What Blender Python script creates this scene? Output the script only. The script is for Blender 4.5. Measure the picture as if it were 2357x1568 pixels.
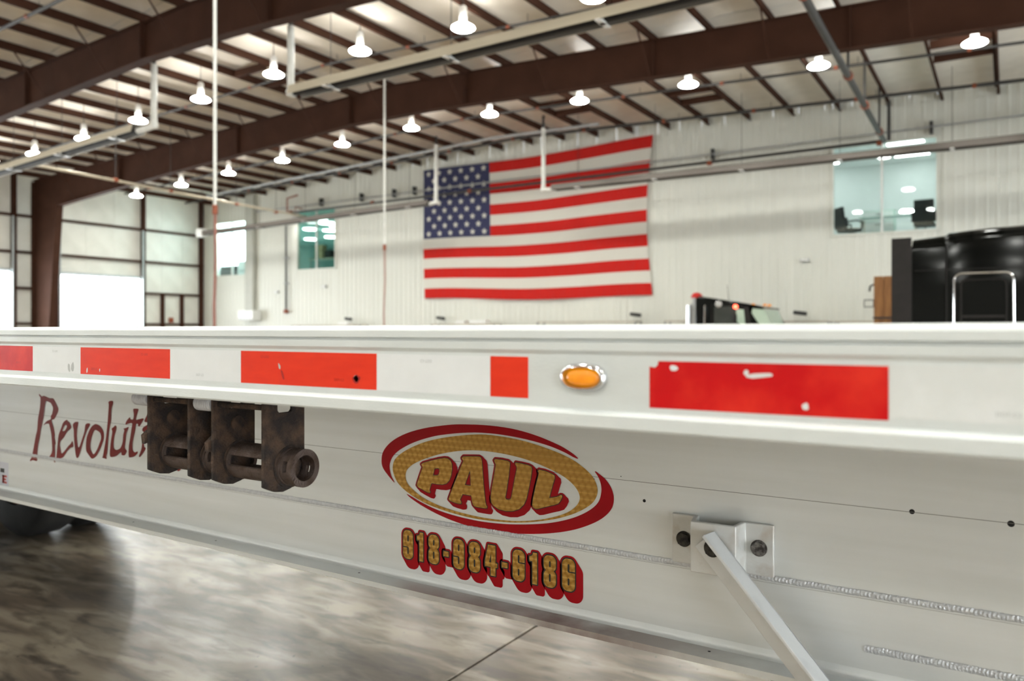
import bpy, bmesh, math, random
import numpy as np
from mathutils import Vector, Matrix
random.seed(7)
for o in list(bpy.data.objects): bpy.data.objects.remove(o, do_unlink=True)
SC = bpy.context.scene
COL = SC.collection
R = math.radians

# ------------------------------------------------------------------ camera, world, exposure
CAM_H = 1.42
cd = bpy.data.cameras.new('camera'); cam = bpy.data.objects.new('camera', cd); COL.objects.link(cam)
cd.sensor_width = 36.0; cd.lens = 27.51; cd.shift_y = -24/2357
cd.clip_start = 0.02; cd.clip_end = 300
cam.location = (0, 0, CAM_H); cam.rotation_euler = (R(90), 0, R(32.4))
cd.dof.use_dof = True; cd.dof.focus_distance = 1.62; cd.dof.aperture_fstop = 3.6
SC.camera = cam
wd = bpy.data.worlds.new('sky'); SC.world = wd; wd.use_nodes = True
bg = wd.node_tree.nodes['Background']; bg.inputs[0].default_value = (.86, .93, 1, 1); bg.inputs[1].default_value = 1.5
SC.view_settings.view_transform = 'Standard'; SC.view_settings.look = 'None'
SC.view_settings.gamma = 1.0; SC.view_settings.use_curve_mapping = False
SC.view_settings.exposure = 1.75
LAMP_E, DOOR_E, OFFICE_E = 52.0, 4.6, 7.0
SC.cycles.max_bounces = 8; SC.cycles.diffuse_bounces = 5; SC.cycles.glossy_bounces = 4
SC.cycles.transparent_max_bounces = 8; SC.cycles.caustics_reflective = False; SC.cycles.caustics_refractive = False
SC.cycles.sample_clamp_indirect = 6.0

# ------------------------------------------------------------------ materials
MATS = {}
def mat(name, base, rough=.5, metal=0., base2=None, scale=5., stretch=(1,1,1), bump=0., bscale=None, lo=.35, hi=.65, spec=.5, coat=0., emit=None, estr=0., detail=6., rough2=None):
    m = bpy.data.materials.new(name); m.use_nodes = True; nt = m.node_tree; N = nt.nodes; L = nt.links
    p = N['Principled BSDF']
    p.inputs['Base Color'].default_value = (*base, 1); p.inputs['Roughness'].default_value = rough
    p.inputs['Metallic'].default_value = metal; p.inputs['Specular IOR Level'].default_value = spec
    p.inputs['Coat Weight'].default_value = coat; p.inputs['Coat Roughness'].default_value = .08
    if emit: p.inputs['Emission Color'].default_value = (*emit, 1); p.inputs['Emission Strength'].default_value = estr
    if base2 or bump or rough2 is not None:
        tc = N.new('ShaderNodeTexCoord'); mp = N.new('ShaderNodeMapping'); mp.inputs['Scale'].default_value = stretch
        L.new(tc.outputs['Object'], mp.inputs[0])
        nz = N.new('ShaderNodeTexNoise'); nz.inputs['Scale'].default_value = scale; nz.inputs['Detail'].default_value = detail
        L.new(mp.outputs[0], nz.inputs['Vector'])
        rmp = N.new('ShaderNodeMapRange'); rmp.inputs[1].default_value = lo; rmp.inputs[2].default_value = hi
        L.new(nz.outputs[0], rmp.inputs[0])
        if base2:
            mx = N.new('ShaderNodeMix'); mx.data_type = 'RGBA'; mx.inputs[6].default_value = (*base, 1); mx.inputs[7].default_value = (*base2, 1)
            L.new(rmp.outputs[0], mx.inputs[0]); L.new(mx.outputs[2], p.inputs['Base Color'])
        if rough2 is not None:
            r2 = N.new('ShaderNodeMapRange'); r2.inputs[3].default_value = rough; r2.inputs[4].default_value = rough2
            L.new(rmp.outputs[0], r2.inputs[0]); L.new(r2.outputs[0], p.inputs['Roughness'])
        if bump:
            nb = nz
            if bscale:
                nb = N.new('ShaderNodeTexNoise'); nb.inputs['Scale'].default_value = bscale; L.new(mp.outputs[0], nb.inputs['Vector'])
            b = N.new('ShaderNodeBump'); b.inputs['Strength'].default_value = bump; b.inputs['Distance'].default_value = .01
            L.new(nb.outputs[0], b.inputs['Height']); L.new(b.outputs[0], p.inputs['Normal'])
    MATS[name] = m
    return m
def glass(name, tint):
    m = bpy.data.materials.new(name); m.use_nodes = True; nt = m.node_tree; N = nt.nodes; L = nt.links
    N.remove(N['Principled BSDF'])
    tr = N.new('ShaderNodeBsdfTransparent'); tr.inputs[0].default_value = (*tint, 1)
    gl = N.new('ShaderNodeBsdfGlossy'); gl.inputs['Roughness'].default_value = .02
    lw = N.new('ShaderNodeLayerWeight'); pw = N.new('ShaderNodeMath'); pw.operation = 'POWER'; pw.inputs[1].default_value = 5; L.new(lw.outputs['Facing'], pw.inputs[0])
    fr = N.new('ShaderNodeMapRange'); fr.inputs[3].default_value = .04; fr.inputs[4].default_value = 1.; L.new(pw.outputs[0], fr.inputs[0])
    mx = N.new('ShaderNodeMixShader'); L.new(fr.outputs[0], mx.inputs[0]); L.new(tr.outputs[0], mx.inputs[1]); L.new(gl.outputs[0], mx.inputs[2])
    L.new(mx.outputs[0], N['Material Output'].inputs[0]); MATS[name] = m; return m
def emis(name, col, s):
    return mat(name, (.8, .8, .8), .5, emit=col, estr=s)

M_wall = mat('white_wall_panel', (.71, .715, .655), .5, base2=(.68, .685, .625), scale=.6, stretch=(1, 1, .15))
M_wallL = mat('white_insulation_facing', (.82, .81, .75), .55, base2=(.76, .75, .69), scale=1.2)
M_ceil = mat('ceiling_insulation_facing', (.86, .80, .71), .42, base2=(.78, .72, .635), scale=1.5, bump=.15, bscale=8)
M_steel = mat('brown_primer_steel', (.060, .025, .015), .75, base2=(.046, .019, .011), scale=1.2, spec=.15)
M_dark = mat('dark_steel', (.03, .03, .03), .5)
M_pipe = mat('grey_steel_pipe', (.060, .058, .056), .5, .2, base2=(.045, .043, .042), scale=3)
M_whitepipe = mat('white_painted_pipe', (.74, .74, .70), .4, base2=(.66, .66, .62), scale=6)
M_orange = mat('orange_coupling', (.27, .065, .025), .55)
M_tan = mat('tan_reflector_metal', (.62, .56, .44), .4, .45, base2=(.55, .49, .38), scale=2, stretch=(.3, 3, 3))
M_undershade = mat('reflector_underside_shade', (.16, .145, .125), .5, .3, base2=(.12, .108, .094), scale=2, stretch=(.3, 3, 3))  # shade under the heater reflectors, put into a dark colour
M_shaderefl = mat('shaded_reflector_metal', (.15, .128, .112), .5, .25, base2=(.12, .103, .09), scale=2, stretch=(.3, 3, 3))  # far heaters hang in shade; that shade is put into this darker metal
M_grey = mat('grey_metal', (.42, .43, .43), .45, .2, base2=(.37, .38, .38), scale=3)
M_white = mat('white_enamel', (.80, .80, .78), .35, base2=(.76, .76, .74), scale=4)
M_lens = emis('lamp_lens_glow', (.96, .97, .90), LAMP_E)
M_refl = mat('lamp_reflector_acrylic', (.85, .85, .82), .35, emit=(.97, .96, .90), estr=13.0)
M_pane = emis('daylit_translucent_pane', (.90, .97, 1.0), DOOR_E)
M_track = mat('door_rail_metal', (.50, .55, .56), .4, .3, base2=(.44, .49, .50), scale=3)
M_panel_light = emis('ceiling_light_panel', (1, 1, .96), OFFICE_E)
M_daywin = emis('daylit_office_window', (.95, 1, 1), 7.0)
M_glass = glass('window_glass', (.88, .95, .95))
M_glassT = glass('teal_window_glass', (.78, .92, .88))
M_cabglass = glass('cab_glass', (.62, .80, .68))
M_black = mat('black_paint', (.002, .0024, .002), .10, coat=.14, spec=.10, base2=(.003, .0034, .003), scale=2)
M_blackleather = mat('black_leather', (.010, .010, .010), .5, base2=(.014, .013, .012), scale=30, bump=.2)
M_charc = mat('charcoal_trim', (.022, .019, .018), .6, spec=.2, base2=(.018, .016, .015), scale=4)
M_chrome = mat('chrome', (.75, .75, .76), .12, 1., base2=(.68, .68, .69), scale=20)
M_rubber = mat('black_rubber', (.014, .014, .014), .62, base2=(.022, .021, .020), scale=12, bump=.2)
M_rim = mat('steel_rim', (.30, .20, .15), .5, .5, base2=(.22, .14, .10), scale=8)
M_red = mat('red_plastic', (.55, .02, .015), .3, base2=(.48, .015, .012), scale=6)
M_redlamp = mat('red_marker_lens', (.7, .03, .02), .3, emit=(1, .08, .04), estr=3)
M_amber = mat('amber_lens', (.85, .30, .005), .25, base2=(.72, .20, .003), scale=40, coat=.5, emit=(1., .35, .0), estr=.10)
M_wood = mat('orange_brown_wood', (.36, .16, .045), .55, base2=(.24, .10, .03), scale=3, stretch=(6, 6, .6))
M_card = mat('cardboard', (.50, .36, .22), .7, base2=(.44, .31, .19), scale=6)
M_desk = mat('desk_laminate', (.55, .50, .42), .5, base2=(.5, .45, .38), scale=5)
M_officewall = mat('office_wall_paint', (.76, .79, .78), .6, base2=(.74, .77, .76), scale=2)
M_skin = mat('skin', (.50, .32, .24), .5)
M_hair = mat('dark_hair', (.02, .016, .014), .5, base2=(.03, .022, .018), scale=60)
M_cloth = mat('dark_clothing', (.022, .020, .022), .8, base2=(.03, .028, .03), scale=40)
M_cloth2 = mat('pale_blue_fabric', (.45, .62, .70), .8, base2=(.40, .57, .66), scale=30)
M_flagR = mat('flag_red_cloth', (.56, .020, .016), .9, spec=.05, base2=(.52, .030, .026), scale=3, stretch=(4, 1, .4), bump=.15)
M_flagW = mat('flag_white_cloth', (.66, .64, .58), .9, spec=.05, base2=(.67, .65, .59), scale=3, stretch=(4, 1, .4), bump=.15)
M_flagB = mat('flag_blue_cloth', (.050, .054, .115), .9, spec=.05, base2=(.052, .056, .11), scale=3, bump=.15)
# trailer
M_alu = mat('brushed_aluminium_web', (.88, .90, .90), .40, .45, base2=(.81, .825, .81), scale=2.2, stretch=(.5, 1, 9), rough2=.48)
M_rail = mat('satin_aluminium_rail', (.80, .84, .84), .42, .35, base2=(.74, .775, .77), scale=9, stretch=(1, 1, 3), lo=.3, hi=.7, rough2=.52, bump=.05, bscale=160)
M_deck = mat('aluminium_deck_plank', (.55, .56, .55), .5, .6, base2=(.45, .45, .43), scale=6, stretch=(.3, 2, 1))
M_bracket = mat('dull_cast_aluminium', (.80, .80, .78), .45, .2, base2=(.56, .48, .40), scale=22, lo=.52, hi=.85, bump=.08, bscale=90)
M_strut = mat('worn_white_angle_bar', (.84, .85, .85), .45, .15, base2=(.70, .70, .70), scale=14, stretch=(1, 1, 1), lo=.5, hi=.8, bump=.06)
M_bolt = mat('weathered_bolt', (.24, .22, .20), .6, .5, base2=(.06, .05, .045), scale=130, lo=.4, hi=.6, bump=.5)
M_boltdark = mat('dark_greased_bolt', (.07, .062, .05), .55, .4, base2=(.02, .018, .016), scale=130, lo=.4, hi=.6, bump=.5)
M_rust = mat('rusted_steel', (.026, .019, .0165), .78, .25, base2=(.105, .062, .040), scale=34, lo=.40, hi=.66, bump=.35, bscale=240)
M_rust2 = mat('worn_rusted_steel', (.125, .092, .080), .6, .45, base2=(.060, .034, .022), scale=45, lo=.4, hi=.7, bump=.3, bscale=240)
M_redvinyl = mat('red_vinyl', (.42, .003, .010), .32, spec=.2, base2=(.37, .002, .008), scale=15)
M_darkred = mat('dark_red_vinyl', (.26, .014, .012), .40, spec=.2, base2=(.22, .011, .010), scale=15)
M_blackvinyl = mat('black_vinyl', (.012, .011, .010), .4)
M_tapeR = mat('red_reflective_tape', (.86, .045, .014), .38, spec=.25, base2=(.80, .036, .012), scale=20, stretch=(1, 1, 4), bump=.05, bscale=700)
M_tapeR2 = mat('deep_red_reflective_tape', (.62, .003, .006), .38, spec=.25, base2=(.80, .030, .016), scale=16, lo=.45, hi=.7, bump=.05, bscale=700)  # deeper copy of the red: weaker retroreflection put into the base colour
M_tapeW = mat('white_reflective_tape', (.86, .88, .89), .35, base2=(.82, .84, .85), scale=18, bump=.04, bscale=700)
M_tapeG = mat('greyed_white_tape', (.76, .78, .77), .40, base2=(.84, .86, .86), scale=18, lo=.45, hi=.7)
M_scuff = mat('scuffed_metal', (.62, .62, .60), .5, .4)
M_print = mat('grey_print', (.50, .52, .52), .5)
M_printR = mat('dark_red_print', (.45, .01, .008), .5)
M_seam = mat('seam_grey', (.20, .19, .18), .7)  # plain grey for the thin seam strip on the web
M_frontwall = mat('cream_rear_wall', (.56, .55, .52), .7, base2=(.52, .51, .48), scale=1)
M_sticker = mat('sticker_white', (.70, .71, .78), .4)
M_weld = mat('aluminium_weld', (.72, .73, .74), .5, .45, base2=(.62, .63, .65), scale=80, bump=.3, bscale=200)
M_hole = mat('hole_dark', (.008, .008, .008), .8)
M_wrap = mat('white_fibre_wrap', (.70, .70, .72), .8, base2=(.55, .55, .58), scale=60, stretch=(4, 1, 1), bump=.5)

def gold_film():
    m = bpy.data.materials.new('engine_turned_gold_film'); m.use_nodes = True; nt = m.node_tree; N = nt.nodes; L = nt.links
    p = N['Principled BSDF']
    tc = N.new('ShaderNodeTexCoord'); sp = N.new('ShaderNodeSeparateXYZ'); L.new(tc.outputs['Object'], sp.inputs[0])
    def M(op, a, b=None, c=None):
        n = N.new('ShaderNodeMath'); n.operation = op
        for i, v in enumerate((a, b, c)):
            if v is None: continue
            if isinstance(v, (int, float)): n.inputs[i].default_value = v
            else: L.new(v, n.inputs[i])
        return n.outputs[0]
    S = .0150
    zs = M('DIVIDE', sp.outputs[2], S * .9); row = M('FLOOR', zs); v = M('SUBTRACT', M('SUBTRACT', zs, row), .5)
    xs = M('ADD', M('DIVIDE', sp.outputs[0], S), M('MULTIPLY', row, .37)); u = M('SUBTRACT', M('FRACT', xs), .5)
    cb = N.new('ShaderNodeCombineXYZ'); L.new(v, cb.inputs[0]); L.new(M('MULTIPLY', u, -1.), cb.inputs[2])
    nm = N.new('ShaderNodeVectorMath'); nm.operation = 'NORMALIZE'; L.new(cb.outputs[0], nm.inputs[0])
    L.new(nm.outputs[0], p.inputs['Tangent'])
    p.inputs['Anisotropic'].default_value = .92; p.inputs['Roughness'].default_value = .36; p.inputs['Metallic'].default_value = 1.
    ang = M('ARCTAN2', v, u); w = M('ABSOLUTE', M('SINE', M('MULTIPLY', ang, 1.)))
    mx = N.new('ShaderNodeMix'); mx.data_type = 'RGBA'; mx.inputs[6].default_value = (.72, .45, .13, 1); mx.inputs[7].default_value = (.40, .21, .045, 1)  # bright streak highlights of the turned discs painted into the gold colour
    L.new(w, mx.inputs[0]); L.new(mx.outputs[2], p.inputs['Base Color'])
    MATS['gold'] = m; return m
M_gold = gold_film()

def concrete():
    m = bpy.data.materials.new('polished_concrete'); m.use_nodes = True; nt = m.node_tree; N = nt.nodes; L = nt.links
    p = N['Principled BSDF']
    gm = N.new('ShaderNodeNewGeometry')
    def noise(s, d, stretch=(1, 1, 1), rot=0, dist=0.):
        mp = N.new('ShaderNodeMapping'); mp.inputs['Scale'].default_value = stretch; mp.inputs['Rotation'].default_value = (0, 0, rot)
        L.new(gm.outputs['Position'], mp.inputs[0])
        n = N.new('ShaderNodeTexNoise'); n.inputs['Scale'].default_value = s; n.inputs['Detail'].default_value = d; n.inputs['Distortion'].default_value = dist
        L.new(mp.outputs[0], n.inputs[0]); return n.outputs[0]
    def ramp(x, a, b):
        r = N.new('ShaderNodeMapRange'); r.inputs[1].default_value = a; r.inputs[2].default_value = b; L.new(x, r.inputs[0]); return r.outputs[0]
    def mix(fac, A, B):
        x = N.new('ShaderNodeMix'); x.data_type = 'RGBA'; L.new(fac, x.inputs[0])
        for i, c in ((6, A), (7, B)):
            if isinstance(c, tuple): x.inputs[i].default_value = (*c, 1)
            else: L.new(c, x.inputs[i])
        return x.outputs[2]
    a = ramp(noise(2.6, 10, (.55, 1.5, 1), .35, .8), .40, .60)
    b = ramp(noise(9., 10, (.45, 1.5, 1), .35, .4), .47, .66)
    c1 = mix(a, (.36, .305, .228), (.145, .110, .076))
    c2 = mix(b, c1, (.085, .064, .046))
    sp = ramp(noise(26., 2), .72, .76); c3 = mix(sp, c2, (.06, .05, .04))
    L.new(c3, p.inputs['Base Color'])
    r = N.new('ShaderNodeMapRange'); r.inputs[3].default_value = .28; r.inputs[4].default_value = .45; L.new(a, r.inputs[0]); L.new(r.outputs[0], p.inputs['Roughness'])
    p.inputs['Specular IOR Level'].default_value = .5; p.inputs['Coat Weight'].default_value = .7; p.inputs['Coat Roughness'].default_value = .255; p.inputs['Coat IOR'].default_value = 1.6
    bp = N.new('ShaderNodeBump'); bp.inputs['Strength'].default_value = .06; bp.inputs['Distance'].default_value = .01
    L.new(noise(9, 6), bp.inputs['Height']); L.new(bp.outputs[0], p.inputs['Normal'])
    return m
M_floor = concrete()
M_joint = mat('joint_filler', (.05, .042, .035), .8)
def flange_mat():
    m = M_alu.copy(); m.name = 'stained_aluminium_flange'; nt = m.node_tree; N = nt.nodes; L = nt.links; p = N['Principled BSDF']
    src = p.inputs['Base Color'].links[0].from_socket
    gm = N.new('ShaderNodeNewGeometry'); sp = N.new('ShaderNodeSeparateXYZ'); L.new(gm.outputs['Position'], sp.inputs[0])
    nz = N.new('ShaderNodeTexNoise'); nz.inputs['Scale'].default_value = 6; nz.inputs['Detail'].default_value = 8; L.new(gm.outputs['Position'], nz.inputs[0])
    r = N.new('ShaderNodeMapRange'); r.inputs[1].default_value = .28; r.inputs[2].default_value = 0.0
    d = N.new('ShaderNodeMath'); d.operation = 'ADD'; d.inputs[1].default_value = .78; L.new(sp.outputs[0], d.inputs[0])
    ab = N.new('ShaderNodeMath'); ab.operation = 'ABSOLUTE'; L.new(d.outputs[0], ab.inputs[0]); L.new(ab.outputs[0], r.inputs[0])
    r.inputs[1].default_value = .55
    k = N.new('ShaderNodeMath'); k.operation = 'MULTIPLY'; L.new(r.outputs[0], k.inputs[0])
    nr = N.new('ShaderNodeMapRange'); nr.inputs[1].default_value = .3; nr.inputs[2].default_value = .6; L.new(nz.outputs[0], nr.inputs[0]); L.new(nr.outputs[0], k.inputs[1])
    mx = N.new('ShaderNodeMix'); mx.data_type = 'RGBA'; L.new(k.outputs[0], mx.inputs[0]); L.new(src, mx.inputs[6]); mx.inputs[7].default_value = (.23, .15, .125, 1)
    L.new(mx.outputs[2], p.inputs['Base Color']); p.inputs['Metallic'].default_value = .5
    return m
M_flange = flange_mat()

# ------------------------------------------------------------------ mesh helpers
class MB:
    def __init__(s): s.v = []; s.f = []
    def add(s, vs, fs):
        n = len(s.v); s.v += [tuple(p) for p in vs]; s.f += [tuple(i + n for i in f) for f in fs]; return s
    def box(s, x0, x1, y0, y1, z0, z1):
        return s.add([(x0,y0,z0),(x1,y0,z0),(x1,y1,z0),(x0,y1,z0),(x0,y0,z1),(x1,y0,z1),(x1,y1,z1),(x0,y1,z1)],
                     [(0,3,2,1),(4,5,6,7),(0,1,5,4),(1,2,6,5),(2,3,7,6),(3,0,4,7)])
    def prism(s, prof, axis, a0, a1):
        k = len(prof)
        def P(p, a): return {'x': (a, p[0], p[1]), 'y': (p[0], a, p[1]), 'z': (p[0], p[1], a)}[axis]
        ar = sum(prof[i][0]*prof[(i+1)%k][1] - prof[(i+1)%k][0]*prof[i][1] for i in range(k))
        flip = (ar < 0) ^ (axis == 'y')
        vs = [P(p, a0) for p in prof] + [P(p, a1) for p in prof]
        fs = [tuple(range(k))[::-1], tuple(range(k, 2*k))] + [(i, (i+1) % k, k+(i+1) % k, k+i) for i in range(k)]
        if flip: fs = [f[::-1] for f in fs]
        return s.add(vs, fs)
    def cyl(s, p0, p1, r0, r1=None, n=12, caps=True):
        r1 = r0 if r1 is None else r1
        a, b = Vector(p0), Vector(p1); d = (b-a).normalized()
        u = d.orthogonal().normalized(); w = d.cross(u)
        vs = []
        for c, r in ((a, r0), (b, r1)):
            for i in range(n):
                t = 2*math.pi*i/n; vs.append(c + (u*math.cos(t)+w*math.sin(t))*r)
        fs = [(i, (i+1) % n, n+(i+1) % n, n+i) for i in range(n)]
        if caps: fs += [tuple(range(n))[::-1], tuple(range(n, 2*n))]
        return s.add(vs, fs)
    def tube(s, pts, r, n=8, closed=False):
        pts = [Vector(p) for p in pts]; k = len(pts); vs = []; fs = []
        u = None
        for i, p in enumerate(pts):
            if closed: d = (pts[(i+1) % k]-pts[i-1]).normalized()
            else: d = (pts[min(i+1, k-1)]-pts[max(i-1, 0)]).normalized()
            if u is None: u = d.orthogonal().normalized()
            else: u = (u-d*u.dot(d)).normalized()
            w = d.cross(u)
            for j in range(n):
                t = 2*math.pi*j/n; vs.append(p+(u*math.cos(t)+w*math.sin(t))*r)
        for i in range(k if closed else k-1):
            for j in range(n):
                a = i*n; b = ((i+1) % k)*n; fs.append((a+j, a+(j+1) % n, b+(j+1) % n, b+j))
        if not closed: fs += [tuple(range(n))[::-1], tuple(range((k-1)*n, k*n))]
        return s.add(vs, fs)
    def lathe(s, prof, c, axis='z', n=24):
        c = Vector(c); vs = []; fs = []
        for r, h in prof:
            for i in range(n):
                t = 2*math.pi*i/n; a, b = r*math.cos(t), r*math.sin(t)
                vs.append(c + Vector({'z': (a, b, h), 'y': (b, h, a), 'x': (h, a, b)}[axis]))
        for k in range(len(prof)-1):
            for i in range(n): fs.append((k*n+i, k*n+(i+1) % n, (k+1)*n+(i+1) % n, (k+1)*n+i))
        if prof[0][0] > 1e-6: fs.append(tuple(range(n))[::-1])
        if prof[-1][0] > 1e-6: fs.append(tuple(range((len(prof)-1)*n, len(prof)*n)))
        return s.add(vs, fs)
    def ring(s, c, axis, r_out, r_in, h0, h1, n=32):
        return s.lathe([(r_out, h0), (r_out, h1), (r_in, h1), (r_in, h0), (r_out, h0)], c, axis, n)._dropcaps(n)
    def _dropcaps(s, n):
        s.f = [f for f in s.f if len(f) != n or n <= 4]; return s
WPOS = {}
def tag(o, label=None, cat=None, group=None, kind=None):
    if label: o['label'] = label
    if cat: o['category'] = cat
    if group: o['group'] = group
    if kind: o['kind'] = kind
    return o
def thing(name, loc, label, cat, group=None):
    o = bpy.data.objects.new(name, None); COL.objects.link(o); o.location = loc; o.empty_display_size = .1
    WPOS[o.name] = Vector(loc); return tag(o, label, cat, group)
def obj(name, mb, m, parent=None, smooth=40, bevel=0., seg=2, label=None, kind=None, cat=None, group=None, fixn=True):
    vs = np.array(mb.v, dtype=float); c = Vector(((vs.min(0)+vs.max(0))/2).tolist())
    me = bpy.data.meshes.new(name); me.from_pydata([tuple(Vector(p)-c) for p in mb.v], [], mb.f); me.materials.append(m)
    bm = bmesh.new(); bm.from_mesh(me); bmesh.ops.remove_doubles(bm, verts=bm.verts, dist=1e-6)
    if fixn: bmesh.ops.recalc_face_normals(bm, faces=bm.faces)
    bm.to_mesh(me); bm.free()
    if smooth:
        me.polygons.foreach_set('use_smooth', [True]*len(me.polygons)); me.set_sharp_from_angle(angle=R(smooth))
    return link(name, me, c, parent, bevel, seg, label, kind, cat, group)
def link(name, me, c, parent=None, bevel=0., seg=2, label=None, kind=None, cat=None, group=None):
    o = bpy.data.objects.new(name, me); COL.objects.link(o)
    c = Vector(c); WPOS[o.name] = c.copy()
    if parent: o.parent = parent; o.location = c - WPOS[parent.name]
    else: o.location = c
    if bevel:
        b = o.modifiers.new('bevel', 'BEVEL'); b.width = bevel; b.segments = seg; b.limit_method = 'ANGLE'; b.angle_limit = R(40)
    return tag(o, label, cat, group, kind)
def dup(root, delta, label=None, group=None):
    def cp(o, par):
        c = o.copy(); COL.objects.link(c)
        if par: c.parent = par
        for ch in o.children: cp(ch, c)
        return c
    r = cp(root, None); r.location = root.location + Vector(delta)
    WPOS[r.name] = Vector(r.location)
    if label: r['label'] = label
    if group: r['group'] = group
    return r
B = lambda *a: MB().box(*a)

# ------------------------------------------------------------------ flat shapes from distance fields (decals)
def crom(pts, k=6):
    p = np.array(pts); n = len(p); out = []
    for i in range(n):
        a, b, c, d = p[i-1], p[i], p[(i+1) % n], p[(i+2) % n]
        for j in range(k):
            t = j/k; out.append(.5*((2*b)+(-a+c)*t+(2*a-5*b+4*c-d)*t*t+(-a+3*b-3*c+d)*t**3))
    return np.array(out)
def sdf_poly(poly, X, Z):
    p = np.array(poly); q = np.roll(p, -1, 0); sh = X.shape; x = X.ravel(); z = Z.ravel()
    d2 = np.full(x.shape, 1e9); ins = np.zeros(x.shape, bool)
    for (ax, az), (bx, bz) in zip(p, q):
        ex, ez = bx-ax, bz-az; L2 = ex*ex+ez*ez+1e-14
        t = np.clip(((x-ax)*ex+(z-az)*ez)/L2, 0, 1)
        d2 = np.minimum(d2, (x-ax-t*ex)**2+(z-az-t*ez)**2)
        if az != bz: ins ^= ((az > z) != (bz > z)) & (x < ex*(z-az)/(bz-az)+ax)
    d = np.sqrt(d2); return np.where(ins, -d, d).reshape(sh)
class Field:
    def __init__(s, x0, x1, z0, z1, h):
        s.h = h; s.xs = np.arange(x0, x1+h, h); s.zs = np.arange(z0, z1+h, h); s.X, s.Z = np.meshgrid(s.xs, s.zs)
    def shape(s, polys, smooth=False):
        d = sdf_poly(crom(polys[0]) if smooth else polys[0], s.X, s.Z)
        for hp in polys[1:]: d = np.maximum(d, -sdf_poly(crom(hp) if smooth else hp, s.X, s.Z))
        return d
    def sweep(s, d, dx, dz, r):
        n = max(1, int(math.ceil(max(abs(dx), abs(dz))/s.h))); out = d.copy()
        for i in range(1, n+1):
            ix, iz = round(dx*i/n/s.h), round(dz*i/n/s.h); out = np.minimum(out, np.roll(np.roll(d, ix, 1), iz, 0))
        return out-r
    def mesh(s, d, y):
        """marching squares of d<0 on the plane y, runs of full cells merged"""
        mb = MB(); ins = d < 0; idx = {}
        def P(x, z):
            k = (round(x, 6), round(z, 6))
            if k not in idx: idx[k] = len(mb.v); mb.v.append((k[0], y, k[1]))
            return idx[k]
        full = ins[:-1, :-1] & ins[1:, :-1] & ins[:-1, 1:] & ins[1:, 1:]
        anyc = ins[:-1, :-1] | ins[1:, :-1] | ins[:-1, 1:] | ins[1:, 1:]
        for j in range(full.shape[0]):
            i = 0; row = full[j]; W = len(row)
            while i < W:
                if row[i]:
                    k = i
                    while k < W and row[k]: k += 1
                    a, b, c, e = s.xs[i], s.xs[k], s.zs[j], s.zs[j+1]
                    mb.f.append((P(a, c), P(b, c), P(b, e), P(a, e))); i = k
                else: i += 1
        for j, i in zip(*np.nonzero(anyc & ~full)):
            cs = [(i, j), (i+1, j), (i+1, j+1), (i, j+1)]; poly = []
            for q in range(4):
                (ia, ja), (ib, jb) = cs[q], cs[(q+1) % 4]; va, vb = d[ja, ia], d[jb, ib]
                if va < 0: poly.append(P(s.xs[ia], s.zs[ja]))
                if (va < 0) != (vb < 0):
                    t = va/(va-vb); poly.append(P(s.xs[ia]+t*(s.xs[ib]-s.xs[ia]), s.zs[ja]+t*(s.zs[jb]-s.zs[ja])))
            poly = [p for n_, p in enumerate(poly) if p != poly[n_-1]]
            if len(poly) >= 3: mb.f.append(tuple(poly))
        return mb

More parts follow.
